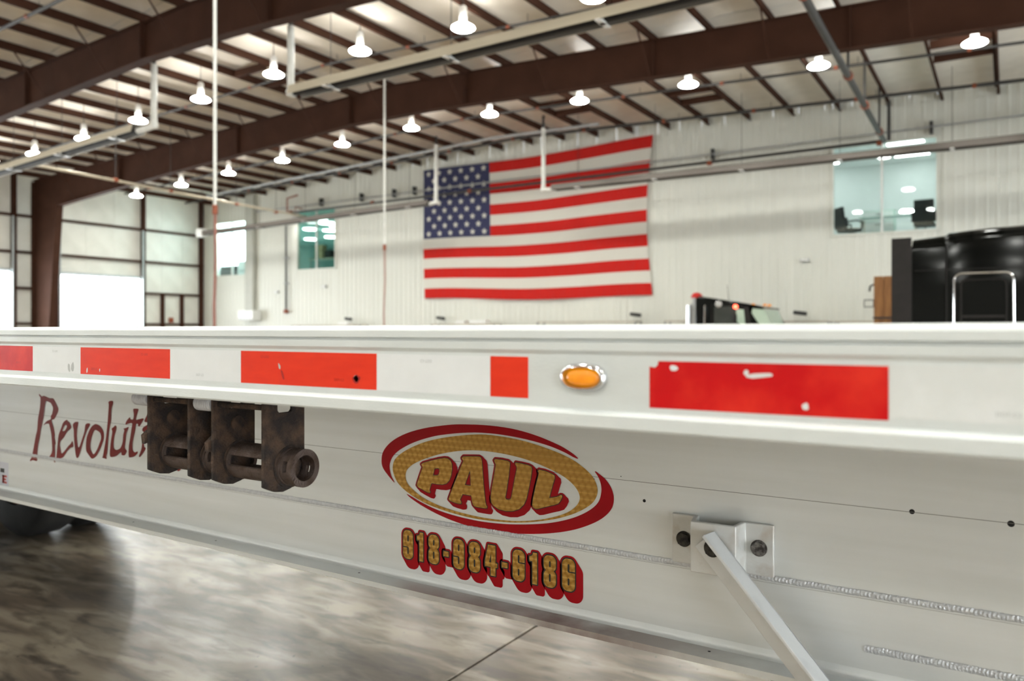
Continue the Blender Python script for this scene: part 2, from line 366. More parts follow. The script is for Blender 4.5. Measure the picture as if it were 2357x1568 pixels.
DEC = {"P":[[[-1.1737,1.1024],[-1.168,1.106],[-1.1481,1.1122],[-1.1219,1.1197],[-1.104,1.1232],[-1.0952,1.1229],[-1.0872,1.1189],[-1.0832,1.1109],[-1.0829,1.0969],[-1.0856,1.0839],[-1.0912,1.0718],[-1.0992,1.0645],[-1.1105,1.0612],[-1.1251,1.0605],[-1.1428,1.0609],[-1.1489,1.0439],[-1.1461,1.0403],[-1.1478,1.0373],[-1.1539,1.0379],[-1.168,1.0422],[-1.1832,1.0476],[-1.1869,1.0514],[-1.1848,1.0582],[-1.1781,1.0746],[-1.1692,1.0958],[-1.1706,1.0983]],[[-1.1336,1.0959],[-1.1235,1.0979],[-1.1199,1.0966],[-1.1189,1.0909],[-1.121,1.0842],[-1.1251,1.0806],[-1.1385,1.0792]]],"A":[[[-1.0548,1.1275],[-1.0509,1.1314],[-1.0239,1.1337],[-1.0063,1.1349],[-1.0017,1.1328],[-0.9998,1.1273],[-0.998,1.1125],[-0.9965,1.094],[-0.9949,1.0755],[-0.9927,1.0571],[-0.9907,1.0411],[-0.9881,1.0286],[-0.9845,1.0246],[-0.9861,1.0211],[-0.9911,1.0205],[-1.0062,1.0206],[-1.0193,1.021],[-1.024,1.0251],[-1.0265,1.0332],[-1.0285,1.0447],[-1.0527,1.0453],[-1.0564,1.0382],[-1.06,1.0318],[-1.0558,1.0264],[-1.0564,1.023],[-1.0627,1.0219],[-1.0763,1.0235],[-1.088,1.0257],[-1.0924,1.0289],[-1.0911,1.0333],[-1.0801,1.0589],[-1.0674,1.0857],[-1.058,1.1069],[-1.0505,1.1209],[-1.0514,1.1234],[-1.0541,1.1253]],[[-1.0319,1.1024],[-1.0297,1.0666],[-1.0463,1.0669]]],"U":[[[-0.9664,1.1298],[-0.9634,1.133],[-0.9449,1.1331],[-0.9296,1.1317],[-0.925,1.1292],[-0.9246,1.1233],[-0.9276,1.0991],[-0.9337,1.0643],[-0.9367,1.0512],[-0.9347,1.0475],[-0.9286,1.0468],[-0.9229,1.0488],[-0.9201,1.0548],[-0.9145,1.0835],[-0.9065,1.1182],[-0.9075,1.1224],[-0.9113,1.1271],[-0.9095,1.1305],[-0.8945,1.1295],[-0.8768,1.1274],[-0.8699,1.125],[-0.8679,1.1202],[-0.8709,1.1015],[-0.8768,1.074],[-0.8823,1.0532],[-0.8886,1.0407],[-0.9005,1.0299],[-0.9165,1.0234],[-0.9347,1.0211],[-0.9531,1.0226],[-0.9666,1.0279],[-0.9738,1.0357],[-0.9755,1.0459],[-0.9728,1.0652],[-0.9676,1.09],[-0.9624,1.1164],[-0.9624,1.1224]]],"L":[[[-0.8538,1.1169],[-0.8505,1.1205],[-0.8361,1.1191],[-0.819,1.1149],[-0.8123,1.1115],[-0.8118,1.1058],[-0.8171,1.0904],[-0.8256,1.0622],[-0.8076,1.0668],[-0.802,1.0694],[-0.7974,1.0719],[-0.7942,1.0716],[-0.7936,1.0687],[-0.7974,1.0606],[-0.803,1.0534],[-0.8114,1.0499],[-0.8323,1.0433],[-0.8514,1.0368],[-0.8592,1.0353],[-0.865,1.0376],[-0.8674,1.0432],[-0.865,1.0585],[-0.8572,1.0895],[-0.8505,1.1132]]],"ring":[[[-1.0118,1.1844],[-1.0926,1.1729],[-1.1624,1.156],[-1.2195,1.1322],[-1.2528,1.1098],[-1.2627,1.0892],[-1.2587,1.0684],[-1.2429,1.0474],[-1.208,1.0273],[-1.1549,1.0097],[-1.089,0.9989],[-1.0187,0.9935],[-0.9512,0.9953],[-0.896,1.0007],[-0.8396,1.0119],[-0.7941,1.0252],[-0.7557,1.0418],[-0.7268,1.0608],[-0.714,1.079],[-0.7125,1.097],[-0.7239,1.1189],[-0.7498,1.1383],[-0.7792,1.1526],[-0.8243,1.1659],[-0.8865,1.1785],[-0.9512,1.1846]],[[-1.0152,1.1481],[-1.0711,1.1415],[-1.129,1.1279],[-1.1812,1.1087],[-1.2118,1.091],[-1.2223,1.0735],[-1.2176,1.0546],[-1.2003,1.04],[-1.1661,1.0231],[-1.1143,1.0096],[-1.05,1.0015],[-0.9846,0.9985],[-0.9185,1.0015],[-0.8707,1.0083],[-0.8243,1.02],[-0.7851,1.0355],[-0.763,1.0513],[-0.7533,1.0667],[-0.7557,1.082],[-0.7703,1.0986],[-0.7971,1.1142],[-0.8396,1.1287],[-0.8896,1.1403],[-0.9512,1.1473]]],"sw1":[[[-1.2567,1.0496],[-1.2786,1.0665],[-1.2947,1.0832],[-1.2988,1.0996],[-1.2947,1.1199],[-1.2786,1.1395],[-1.2508,1.1583],[-1.208,1.1763],[-1.1549,1.1903],[-1.0926,1.2008],[-1.05,1.2047],[-0.9846,1.2067],[-0.9185,1.2034],[-0.8613,1.1938],[-0.8091,1.1791],[-0.7792,1.167],[-0.7615,1.1568],[-0.7571,1.152],[-0.7674,1.1542],[-0.7911,1.1634],[-0.8304,1.1742],[-0.8865,1.1833],[-0.9413,1.1881],[-0.9846,1.1891],[-1.0256,1.1877],[-1.0783,1.1817],[-1.1363,1.1711],[-1.1926,1.1537],[-1.2351,1.1339],[-1.2587,1.1168],[-1.2698,1.1007],[-1.2726,1.0853],[-1.2675,1.066]]],"sw2":[[[-0.7182,1.1297],[-0.7069,1.1245],[-0.6928,1.1144],[-0.6803,1.098],[-0.6753,1.0783],[-0.6803,1.0575],[-0.6984,1.0374],[-0.7268,1.0197],[-0.7674,1.0025],[-0.8151,0.9894],[-0.8707,0.9795],[-0.9348,0.9728],[-1.0015,0.9719],[-1.064,0.9777],[-1.1216,0.989],[-1.1699,1.0035],[-1.2041,1.0173],[-1.2188,1.0269],[-1.2041,1.0226],[-1.1699,1.0109],[-1.1216,0.9992],[-1.064,0.992],[-1.0015,0.9893],[-0.9413,0.9917],[-0.8865,0.9979],[-0.8334,1.0073],[-0.7911,1.019],[-0.7557,1.0332],[-0.7268,1.0505],[-0.7097,1.0679],[-0.7035,1.0878],[-0.7041,1.103],[-0.7097,1.1178]]],"rev":{"R":[[[-2.9128,1.1927],[-2.9047,1.1899],[-2.8947,1.1852],[-2.8807,1.1875],[-2.8628,1.1851],[-2.8431,1.1813],[-2.8217,1.1812],[-2.8119,1.1766],[-2.7965,1.1619],[-2.7857,1.1481],[-2.7869,1.1378],[-2.7965,1.125],[-2.8119,1.1096],[-2.8275,1.1035],[-2.8158,1.0806],[-2.8081,1.0564],[-2.8088,1.0461],[-2.8023,1.026],[-2.8061,1.0175],[-2.8054,0.9867],[-2.8081,0.97],[-2.8042,0.9601],[-2.81,0.9585],[-2.8178,0.9671],[-2.8314,0.971],[-2.849,0.9685],[-2.849,0.9726],[-2.8353,0.9821],[-2.8275,0.9931],[-2.8255,1.0035],[-2.8267,1.0241],[-2.8314,1.0568],[-2.8431,1.085],[-2.849,1.0908],[-2.8668,1.0886],[-2.8827,1.0834],[-2.8628,1.0982],[-2.8392,1.1059],[-2.8334,1.1104],[-2.8334,1.1187],[-2.8255,1.1274],[-2.8197,1.1463],[-2.8275,1.1583],[-2.8373,1.165],[-2.8609,1.169],[-2.8688,1.1624],[-2.8787,1.1285],[-2.8827,1.1116],[-2.8887,1.0966],[-2.8927,1.0838],[-2.9007,1.0644],[-2.9067,1.041],[-2.9188,1.0086],[-2.9269,0.9658],[-2.9249,0.9576],[-2.933,0.9522],[-2.9555,0.9532],[-2.974,0.9479],[-2.974,0.9532],[-2.9637,0.9647],[-2.9514,0.9954],[-2.9371,1.0388],[-2.9269,1.0627],[-2.9208,1.1009],[-2.9168,1.1138],[-2.9067,1.1458],[-2.9035,1.1774],[-2.9128,1.1875]]],"e":[[[-2.7318,1.1115],[-2.7224,1.107],[-2.7131,1.1036],[-2.7019,1.0902],[-2.7075,1.0817],[-2.728,1.0702],[-2.7506,1.0483],[-2.7677,1.0368],[-2.7735,1.0241],[-2.7696,1.0081],[-2.7639,0.9943],[-2.7506,0.9995],[-2.7206,1.0222],[-2.7056,1.0315],[-2.6945,1.0414],[-2.6897,1.0267],[-2.6927,1.0214],[-2.7094,1.016],[-2.728,1.0034],[-2.7506,0.9832],[-2.7658,0.9768],[-2.7849,0.9731],[-2.7965,0.97],[-2.7965,0.9833],[-2.7907,1.0187],[-2.783,1.0541],[-2.7658,1.0819],[-2.7525,1.1011]],[[-2.7356,1.094],[-2.7299,1.0883],[-2.7412,1.0754],[-2.7544,1.0714],[-2.7563,1.0743],[-2.7469,1.0872]]],"v":[[[-2.6908,1.0989],[-2.6798,1.1067],[-2.6596,1.1089],[-2.6596,1.099],[-2.6651,1.0826],[-2.6669,1.0625],[-2.6651,1.0446],[-2.6596,1.0251],[-2.6505,1.0268],[-2.636,1.0508],[-2.6216,1.0776],[-2.6126,1.104],[-2.5895,1.1084],[-2.5887,1.1016],[-2.6037,1.0848],[-2.618,1.062],[-2.6324,1.0352],[-2.6487,1.002],[-2.6596,0.9881],[-2.6687,0.9873],[-2.6742,0.9979],[-2.6798,1.0214],[-2.6853,1.0571],[-2.6864,1.0771],[-2.6908,1.0909]]],"o":[[[-2.5577,1.1079],[-2.5334,1.1062],[-2.5161,1.0966],[-2.5058,1.0838],[-2.5051,1.0645],[-2.5127,1.0484],[-2.5265,1.0279],[-2.5473,1.0048],[-2.5648,0.9944],[-2.5788,0.9932],[-2.5966,1.0045],[-2.6101,1.0172],[-2.6101,1.0468],[-2.6019,1.0691],[-2.5824,1.0941]],[[-2.5577,1.088],[-2.5368,1.0855],[-2.5247,1.0786],[-2.5213,1.0633],[-2.5316,1.045],[-2.5438,1.0265],[-2.563,1.0083],[-2.5753,1.0141],[-2.5841,1.0272],[-2.5824,1.047],[-2.5718,1.0713]]],"l":[[[-2.4786,1.1848],[-2.4684,1.1895],[-2.4533,1.1893],[-2.4523,1.1813],[-2.46,1.1637],[-2.4634,1.127],[-2.4718,1.1015],[-2.4786,1.0684],[-2.482,1.0431],[-2.4853,1.0197],[-2.4904,1.0077],[-2.4887,0.9992],[-2.499,0.9992],[-2.5144,1.0008],[-2.511,1.0059],[-2.5024,1.0318],[-2.4921,1.0693],[-2.4836,1.1162],[-2.4803,1.1433],[-2.4769,1.1743]]],"u":[[[-2.46,1.0995],[-2.4483,1.106],[-2.4399,1.1113],[-2.4333,1.106],[-2.4366,1.0925],[-2.4433,1.0786],[-2.4483,1.0553],[-2.4466,1.0383],[-2.4349,1.0325],[-2.4217,1.0355],[-2.4085,1.0432],[-2.3986,1.061],[-2.3954,1.0821],[-2.3895,1.0995],[-2.3937,1.1039],[-2.3791,1.1077],[-2.3661,1.1114],[-2.3677,1.1047],[-2.3775,1.089],[-2.3823,1.0642],[-2.3856,1.0432],[-2.3758,1.0345],[-2.3791,1.0286],[-2.3872,1.0195],[-2.4036,1.019],[-2.4068,1.0272],[-2.4184,1.0215],[-2.4349,1.0125],[-2.4617,1.0073],[-2.4701,1.0133],[-2.4684,1.0384],[-2.4634,1.0637],[-2.4567,1.0891]]],"t":[[[-2.3404,1.1664],[-2.3357,1.1713],[-2.3135,1.1716],[-2.3135,1.166],[-2.3198,1.1526],[-2.3245,1.1375],[-2.3119,1.1392],[-2.2899,1.1433],[-2.2837,1.1418],[-2.2884,1.136],[-2.2993,1.1242],[-2.3072,1.1166],[-2.3135,1.1186],[-2.315,1.1241],[-2.3245,1.1226],[-2.3293,1.1036],[-2.3389,1.0768],[-2.3436,1.0596],[-2.342,1.0392],[-2.3309,1.0336],[-2.3173,1.0375],[-2.3173,1.031],[-2.3341,1.0203],[-2.3533,1.0158],[-2.3645,1.0176],[-2.3645,1.0468],[-2.3565,1.0793],[-2.35,1.1059],[-2.3468,1.1239],[-2.3661,1.1218],[-2.3807,1.118],[-2.3817,1.1227],[-2.3726,1.1336],[-2.3581,1.1429],[-2.3549,1.1375],[-2.342,1.1373],[-2.3373,1.1516]]],"i":[[[-2.2884,1.1138],[-2.2651,1.1246],[-2.2497,1.1237],[-2.2651,1.097],[-2.2806,1.0812],[-2.2821,1.0571],[-2.2744,1.0522],[-2.2775,1.0445],[-2.2993,1.0242],[-2.3072,1.0208],[-2.3087,1.0253],[-2.2962,1.0485],[-2.2899,1.0805],[-2.2837,1.0994],[-2.2915,1.1044]]],"dot":[[[-2.2806,1.1346],[-2.2682,1.1538],[-2.2558,1.1637],[-2.2466,1.1496],[-2.2589,1.1341]]],"o2":[[[-2.2041,1.1041],[-2.1821,1.1024],[-2.1665,1.0931],[-2.1572,1.0806],[-2.1566,1.0618],[-2.1634,1.0462],[-2.1759,1.0262],[-2.1946,1.0037],[-2.2104,0.9936],[-2.2231,0.9924],[-2.2391,1.0034],[-2.2513,1.0157],[-2.2513,1.0446],[-2.2439,1.0663],[-2.2263,1.0906]],[[-2.2041,1.0847],[-2.1852,1.0823],[-2.1743,1.0755],[-2.1712,1.0607],[-2.1805,1.0429],[-2.1915,1.0248],[-2.2088,1.0071],[-2.2199,1.0128],[-2.2279,1.0255],[-2.2263,1.0447],[-2.2168,1.0684]]],"n":[[[-2.1156,1.0898],[-2.0984,1.1],[-2.0869,1.0991],[-2.0898,1.0812],[-2.0586,1.0976],[-2.0195,1.104],[-1.9812,1.0999],[-1.969,1.0871],[-1.9703,1.0492],[-1.9676,1.0168],[-1.9622,1.0087],[-1.9839,1.0049],[-1.988,1.0304],[-1.9893,1.0734],[-2.003,1.0879],[-2.0306,1.0875],[-2.0642,1.0744],[-2.0898,1.0529],[-2.0955,1.0047],[-2.1156,0.9992],[-2.1128,1.0457]]]},"dig":[["9",-1.2299,-1.1987],["1",-1.1875,-1.1674],["8",-1.1521,-1.121],["-",-1.1085,-1.0925],["9",-1.0798,-1.0488],["8",-1.0356,-1.0043],["4",-0.9917,-0.9577],["-",-0.9468,-0.9307],["6",-0.9181,-0.8867],["1",-0.8754,-0.8551],["8",-0.8395,-0.8089],["6",-0.7946,-0.7636]]}
# ================================================================== BUILDING
XL, XR, YB, YF = -41.3, 12.0, 30.0, -19.0
RIDGE = -17.5
def zr(x): return 9.95 - .035*abs(x-RIDGE)
PURL = [-0.31-1.6*k for k in range(-7, 26)]
RAFT = [-11.4, -3.6, 4.4, 12.4, 20.2]

# floor: cast slabs with recessed joints
fl = obj('floor', B(XL-.4, XR+.4, YF-.4, YB+.4, -.3, -.012), M_joint, kind='structure')
xj = sorted({XL, XR} | {x for x in [-1.917+4.9*k for k in range(-9, 4)] if XL+.5 < x < XR-.5})
yj = sorted({YF, YB} | {y for y in [1.1+4.9*k for k in range(-4, 7)] if YF+.5 < y < YB-.5})
for a, b in zip(xj[:-1], xj[1:]):
    for c, d in zip(yj[:-1], yj[1:]):
        obj('slab', B(a+.006, b-.006, c+.006, d-.006, -.10, 0), M_floor, fl, smooth=0, bevel=.004, seg=1)

# roof: sheet, purlins, insulation panels
rf = MB()
for a, b in ((XL-.4, RIDGE), (RIDGE, XR+.4)):
    rf.prism([(a, zr(a)+.18), (b, zr(b)+.18), (b, zr(b)+.30), (a, zr(a)+.30)], 'y', YF-.3, YB+.3)
ceil = obj('ceiling', rf, M_white, kind='structure')
pm = {}
for x in PURL:
    z = zr(x); mb = MB()
    mb.prism([(x-.010, z-.25), (x+.010, z-.25), (x+.010, z), (x-.010, z)], 'y', YF+.05, YB-.02)
    mb.prism([(x-.010, z-.25), (x+.075, z-.25), (x+.075, z-.238), (x-.010, z-.238)], 'y', YF+.05, YB-.02)
    mb.prism([(x-.075, z-.012), (x+.010, z-.012), (x+.010, z), (x-.075, z)], 'y', YF+.05, YB-.02)
    obj('purlin', mb, M_steel, ceil, smooth=0)
YBAYS = [YF+.05] + RAFT + [YB-.03]
for xa, xb in zip([XR]+PURL, PURL+[XL]):
    for ya, yb in zip(YBAYS[:-1], YBAYS[1:]):
        mb = MB(); n = 6; top = []
        for j in range(2):
            for i in range(n+1):
                t = i/n; x = xa+(xb-xa)*t
                mb.v.append((x, (ya+.01, yb-.01)[j], zr(x)+.01+.10*(1-(2*t-1)**2)))
        for i in range(n): mb.f.append((i, i+1, n+2+i, n+1+i))
        obj('panel', mb, M_ceil, ceil, smooth=60)
# short framing pieces between purlins (roof openings)
for xa, ys in ((PURL[8], (23.0, 24.3, 25.6)), (PURL[16], (25.0, 26.2)), (PURL[20], (16.5, 17.8)), (PURL[12], (17.6,)), (PURL[13], (25.6, 26.8))):
    for y in ys:
        x0, x1 = xa+.08, xa+1.55
        obj('header', MB().box(x0, x1, y-.05, y+.05, zr(xa)-.27, zr(xa)-.05), M_steel, ceil, smooth=0)

# ribbed back wall with three office windows
WIN = [(-5.35, -2.03, 4.83, 7.97), (-33.0, -30.1, 4.72, 7.94), (-39.86, -37.2, 4.63, 7.76)]
wb = obj('wall_back', B(XL, XR, YB-.03, YB+.05, 0, .12), M_grey, kind='structure')
def ribbed(x0, x1, z0, z1, y):
    pr = []; x = math.ceil(x0/.305)*.305
    xs = []
    while x < x1-.10:
        if x-.055 > x0: xs.append(x)
        x += .305
    line = [(x0, y)]
    for c in xs: line += [(c-.055, y), (c-.028, y-.022), (c+.028, y-.022), (c+.055, y)]
    line.append((x1, y))
    mb = MB(); n = len(line)
    for z in (z0, z1): mb.v += [(a, b, z(a) if callable(z) else z) for a, b in line]
    mb.f += [(i, i+1, n+i+1, n+i) for i in range(n-1)]
    return mb
cuts = sorted({XL, XR} | {XL+.915*k for k in range(1, 59) if XL+.915*k < XR-.2} | {w[0] for w in WIN} | {w[1] for w in WIN})
for a, b in zip(cuts[:-1], cuts[1:]):
    if b-a < .02: continue
    segs = [(.12, lambda x: zr(x)+.16)]
    for w in WIN:
        if a >= w[0]-1e-6 and b <= w[1]+1e-6: segs = [(.12, w[2]), (w[3], lambda x: zr(x)+.16)]
    for z0, z1 in segs: obj('panel', ribbed(a+.002, b-.002, z0, z1, YB), M_wall, wb, smooth=0)
def backing(x0, x1, z0, z1): obj('leak_backing', B(x0, x1, YB+.052, YB+.075, z0, z1), M_wall, wb, smooth=0)  # unseen sheet added to stop sky light leaking through the panel gaps
wx = sorted(WIN)
px_ = XL
for w in wx:
    backing(px_, w[0], 0, 9.4); backing(w[0], w[1], 0, w[2]); backing(w[0], w[1], w[3], 9.4); px_ = w[1]
backing(px_, XR, 0, 9.4)
# pale corner column and pipe on the back wall
obj('column', B(-37.05, -36.35, YB-.28, YB-.035, 2.3, 9.2), mat('warm_grey_column_paint', (.46, .46, .41), .55, base2=(.43, .43, .385), scale=2), wb, bevel=.03)

# side walls and rear wall
wl = obj('wall_left', B(XL-.12, XL-.06, YF, YB, 0, 9.3), M_wallL, kind='structure')
DOORS = [(21.4, 26.0), (14.5, 19.2), (6.4, 11.1), (-1.5, 3.2), (-9.4, -4.7)]
DH = 4.32
ys = [YF]
for a, b in sorted(DOORS): ys += [a, b]
ys.append(YB)
for k in range(len(ys)-1):
    a, b = ys[k], ys[k+1]; isd = k % 2 == 1
    zz = [z for z in (0., 1.75, 3.5, 5.28, 7.08, 9.12)]
    if isd: zz = [DH+.12, 5.28, 7.08, 9.12]
    n = max(1, round((b-a)/1.5)); st = (b-a)/n
    for z0, z1 in zip(zz[:-1], zz[1:]):
        for i in range(n): obj('panel', B(XL-.06, XL, a+i*st+.004, a+(i+1)*st-.004, z0+.003, z1-.003), M_wallL, wl, smooth=0)
    for z in zz[1:-1]: obj('girt', MB().box(XL, XL+.20, a+.02, b-.02, z-.06, z+.06), M_steel, wl, smooth=0)
    if isd: obj('door_header', B(XL, XL+.22, a-.1, b+.1, DH, DH+.10), M_track, wl, smooth=0)
for a, b in DOORS:
    for y in (a-.1, b+.1): obj('post', B(XL+.001, XL+.24, y-.09, y+.09, 0, 9.05), M_steel, wl, smooth=0)
for y in (29.85,): obj('post', B(XL+.001, XL+.22, y-.10, y+.10, 0, 9.1), M_steel, wl, smooth=0)
for y in (27.3, 28.55): obj('jamb', B(XL+.001, XL+.21, y-.08, y+.08, 0, 3.44), M_steel, wl, smooth=0)
obj('notice', B(XL+.01, XL+.05, 27.75, 28.05, 1.85, 2.15), M_orange, wl, label='small orange notice beside the brown door jambs')
def sect_door(n, a, b, x, name):
    d = obj(name, MB().box(x-.03, x+.05, a-.04, a+.02, 0, DH).box(x-.03, x+.05, b-.02, b+.04, 0, DH).box(x-.03, x+.05, a, b, DH-.04, DH+.02), M_track, kind='structure', smooth=0)
    st = (b-a)/4; h = DH/7
    for j in range(7):
        for i in range(4):
            obj('pane', B(x-.012, x+.012, a+i*st+.03, a+(i+1)*st-.03, j*h+.028, (j+1)*h-.028), M_pane, d, smooth=0)
    for j in range(8): obj('rail', B(x-.03, x+.03, a+.02, b-.02, j*h-.026, j*h+.026), M_track, d, smooth=0)
    for i in range(1, 4): obj('stile', B(x-.028, x+.028, a+i*st-.026, a+i*st+.026, 0, DH), M_track, d, smooth=0)
for k, (a, b) in enumerate(DOORS): sect_door(k, a, b, XL-.03, 'door_%d' % (k+1))
# grey vertical tracks beside the doors
for k, (a, b) in enumerate(DOORS[:2]):
    for y in (a+.02, b-.02): obj('track', MB().box(XL+.26, XL+.34, y-.04, y+.04, 0, 7.0), M_track, wl, smooth=0)

wr = obj('wall_right', B(XR+.06, XR+.12, YF, YB, 0, 9.3), M_wallL, kind='structure')
for k in range(len(ys)-1):
    a, b = ys[k], ys[k+1]; isd = k % 2 == 1
    zz = [0., 2.4, 4.8, 9.05] if not isd else [DH+.12, 6.5, 9.05]
    for z0, z1 in zip(zz[:-1], zz[1:]): obj('panel', B(XR, XR+.06, a+.004, b-.004, z0+.003, z1-.003), M_wallL, wr, smooth=0)
for k, (a, b) in enumerate(DOORS): sect_door(k, a, b, XR+.03, 'door_%d' % (k+6))  # unseen doors, their glowing panes added for light from the camera side
wf = obj('wall_front', B(XL, XR, YF-.10, YF-.02, 0, 9.9), M_frontwall, kind='structure')
x = XL
while x < XR-.1:
    obj('panel', B(x+.004, min(x+3.6, XR)-.004, YF-.02, YF+.03, 0, zr(x)-.3), M_frontwall, wf, smooth=0); x += 3.6

# windows to the upstairs offices
GL = [M_glass, M_glassT, M_glass]
for k, (x0, x1, z0, z1) in enumerate(WIN):
    f = .05; mb = MB().box(x0-.06, x1+.06, YB-.06, YB+.14, z0-.06, z0+.02).box(x0-.06, x1+.06, YB-.06, YB+.14, z1-.02, z1+.06)
    mb.box(x0-.06, x0+.03, YB-.06, YB+.14, z0, z1).box(x1-.03, x1+.06, YB-.06, YB+.14, z0, z1)
    w = obj('window_%d' % (k+1), mb, M_wall, kind='structure', smooth=0)
    xm = x0+(x1-x0)*(.50 if k else .485)
    obj('mullion', B(xm-.035, xm+.035, YB+.0, YB+.10, z0+.02, z1-.02), M_white, w, smooth=0)
    for a, b in ((x0+.03, xm-.035), (xm+.035, x1-.03)):
        obj('pane', B(a, b, YB+.045, YB+.055, z0+.02, z1-.02), GL[k], w, smooth=0)
def office(x0, x1, z0, z1, depth, m, name='office_room'):
    mb = MB(); y0 = YB+.16; y1 = y0+depth
    mb.box(x0, x1, y1, y1+.05, z0, z1).box(x0-.05, x0, y0, y1, z0, z1).box(x1, x1+.05, y0, y1, z0, z1)
    mb.box(x0, x1, y0, y1, z1, z1+.05).box(x0, x1, y0, y1, z0-.05, z0)
    return obj(name, mb, m, kind='structure', smooth=0)
of1 = office(-9.5, 1.0, 4.50, 8.3, 5.5, M_officewall)
of2 = office(-46.0, -27.5, 4.62, 7.96, 19.0, mat('teal_office_paint', (.60, .77, .74), .6, base2=(.57, .74, .71), scale=2))
of3 = office(-41.0, -36.5, 4.55, 8.2, 2.9, M_officewall)
for i, (x, y) in enumerate([(-6.5, 32.0), (-3.2, 32.0), (-6.5, 34.3), (-3.2, 34.3), (-.6, 33.2)]):
    obj('light_panel', B(x-.6, x+.6, y-.15, y+.15, 8.28, 8.305), M_panel_light, of1, smooth=0)
ROUND = [(-34.33, 32.88), (-35.07, 34.19), (-38.06, 35.7), (-37.48, 36.85), (-40.03, 39.49), (-42.22, 39.65), (-37.58, 38.5)]
M_round = emis('round_ceiling_light', (.97, 1, .96), 4.0)
for x, y in ROUND: obj('light_panel', MB().cyl((x, y, 7.90), (x, y, 7.958), .46, n=24), M_round, of2)
obj('day_window', B(-40.9, -36.6, 32.98, 33.03, 5.2, 7.9), M_daywin, of3, smooth=0)

# ------------------------------------------------------------------ steel rafters
def rafter(y, label):
    t = thing('rafter', (XL+1, y, 0), label, 'beam')
    bot = [(-38.7, 7.45), (-30, 8.06), (-19.5, 8.63), (-16, 8.63), (.3, 8.05), (3, 7.9), (9.2, 7.45)]
    top = [(XL+.25, zr(XL+.25)-.26), (RIDGE, zr(RIDGE)-.26), (XR-.25, zr(XR-.25)-.26)]
    web = [(XL+.3, 7.45)] + bot + [(XR-.3, 7.45)] + top[::-1]
    obj('web', MB().prism(web, 'y', y-.012, y+.012), M_steel, t, smooth=0)
    mb = MB()
    for (xa, za), (xb, zb) in zip(bot[:-1], bot[1:]): mb.prism([(xa, za-.03), (xb, zb-.03), (xb, zb), (xa, za)], 'y', y-.15, y+.15)
    obj('bottom_flange', mb, M_steel, t, smooth=0)
    mb = MB()
    for (xa, za), (xb, zb) in zip(top[:-1], top[1:]): mb.prism([(xa, za-.02), (xb, zb-.02), (xb, zb), (xa, za)], 'y', y-.14, y+.14)
    obj('top_flange', mb, M_steel, t, smooth=0)
    for s, xo, xi, xb_ in ((1, XL+.28, -38.7, -39.6), (-1, XR-.28, 9.2, 10.1)):
        mb = MB().prism([(xo, 0), (xb_, 0), (xi, 7.45), (xo, 7.45)], 'y', y-.012, y+.012)
        mb.prism([(xb_, 0), (xb_+.03*s, 0), (xi+.03*s, 7.45), (xi, 7.45)], 'y', y-.16, y+.16)
        mb.box(min(xo, xo-.03*s), max(xo, xo-.03*s), y-.16, y+.16, 0, 8.8)
        mb.box(min(xo, xb_)-.1, max(xo, xb_)+.1, y-.22, y+.22, 0, .03)
        obj('column', mb, M_steel, t, smooth=0)
    for x in (-33.5, -25.5, -19.5, -14.5, -8.2, -3.2, 2.0):
        bz = np.interp(x, [p[0] for p in bot], [p[1] for p in bot])
        obj('stiffener', B(x-.01, x+.01, y-.14, y+.14, bz, zr(x)-.28), M_steel, t, smooth=0)
    for x in PURL[2::2]:
        if not -38 < x < 9: continue
        bz = float(np.interp(x, [p[0] for p in bot], [p[1] for p in bot]))
        for s in (-1, 1):
            obj('brace', MB().tube([(x+.03, y+s*1.05, zr(x)-.20), (x+.03, y+s*.14, bz+.01)], .024, 5), M_steel, t)
    return t
for y, lb in zip(RAFT, ['brown steel rafter farthest behind the camera, out of the frame', 'deep brown steel rafter over the trailer nose, behind the camera', 'deep brown steel rafter above the camera, out of the frame',
                        'nearest brown steel rafter, crossing the top left corner', 'long brown steel rafter crossing the whole picture in front of the flag wall']):
    rafter(y, lb)

# ------------------------------------------------------------------ high bay lamps
def lamp(x, y, z, label, group):
    t = thing('high_bay_lamp', (x, y, z), label, 'lamp', group)
    obj('lens', MB().lathe([(.0, .0), (.26, .01), (.275, .05)], (x, y, z), n=28), M_lens, t)
    obj('reflector', MB().lathe([(.290, .03), (.285, .055), (.21, .105), (.09, .135), (.085, .125), (.20, .095), (.275, .06), (.275, .03), (.290, .03)], (x, y, z), n=28)._dropcaps(28), M_refl, t)
    obj('housing', MB().lathe([(.085, .125), (.095, .15), (.095, .54), (.07, .58), (.03, .60)], (x, y, z), n=20), M_white, t)
    top = zr(x)+.10
    obj('cable', MB().cyl((x, y, z+.60), (x, y, top), .012, n=6), M_dark, t)
    return t
ORD = ['first', 'second', 'third', 'fourth', 'fifth', 'sixth', 'seventh', 'eighth', 'ninth', 'tenth', 'eleventh', 'twelfth', 'thirteenth', 'fourteenth']
rowA = [-7.82, -11.40, -14.84, -18.28, -21.68, -25.06, -28.43, -31.88]
zA = [8.80, 8.86, 8.94, 8.91, 8.71, 8.52, 8.34, 8.19]
rowB = [-.73, -4.51, -8.31, -12.06, -15.67, -19.28, -22.91, -26.46, -30.03, -33.53, -37.19]
zB = [8.71, 8.81, 8.92, 9.01, 9.10, 9.10, 8.94, 8.70, 8.53, 8.34, 8.16]
L0 = None
for i, (x, z) in enumerate(zip(rowA[::-1], zA[::-1])):
    lamp(x, 15.7, z, '%s glowing high bay lamp from the left in the row between the two rafters' % ORD[i], 'high bay lamps between the two rafters')
for i, (x, z) in enumerate(zip(rowB[::-1], zB[::-1])):
    lamp(x, 23.2, z, '%s glowing high bay lamp from the left in the row nearest the flag wall' % ORD[i], 'high bay lamps along the flag wall')
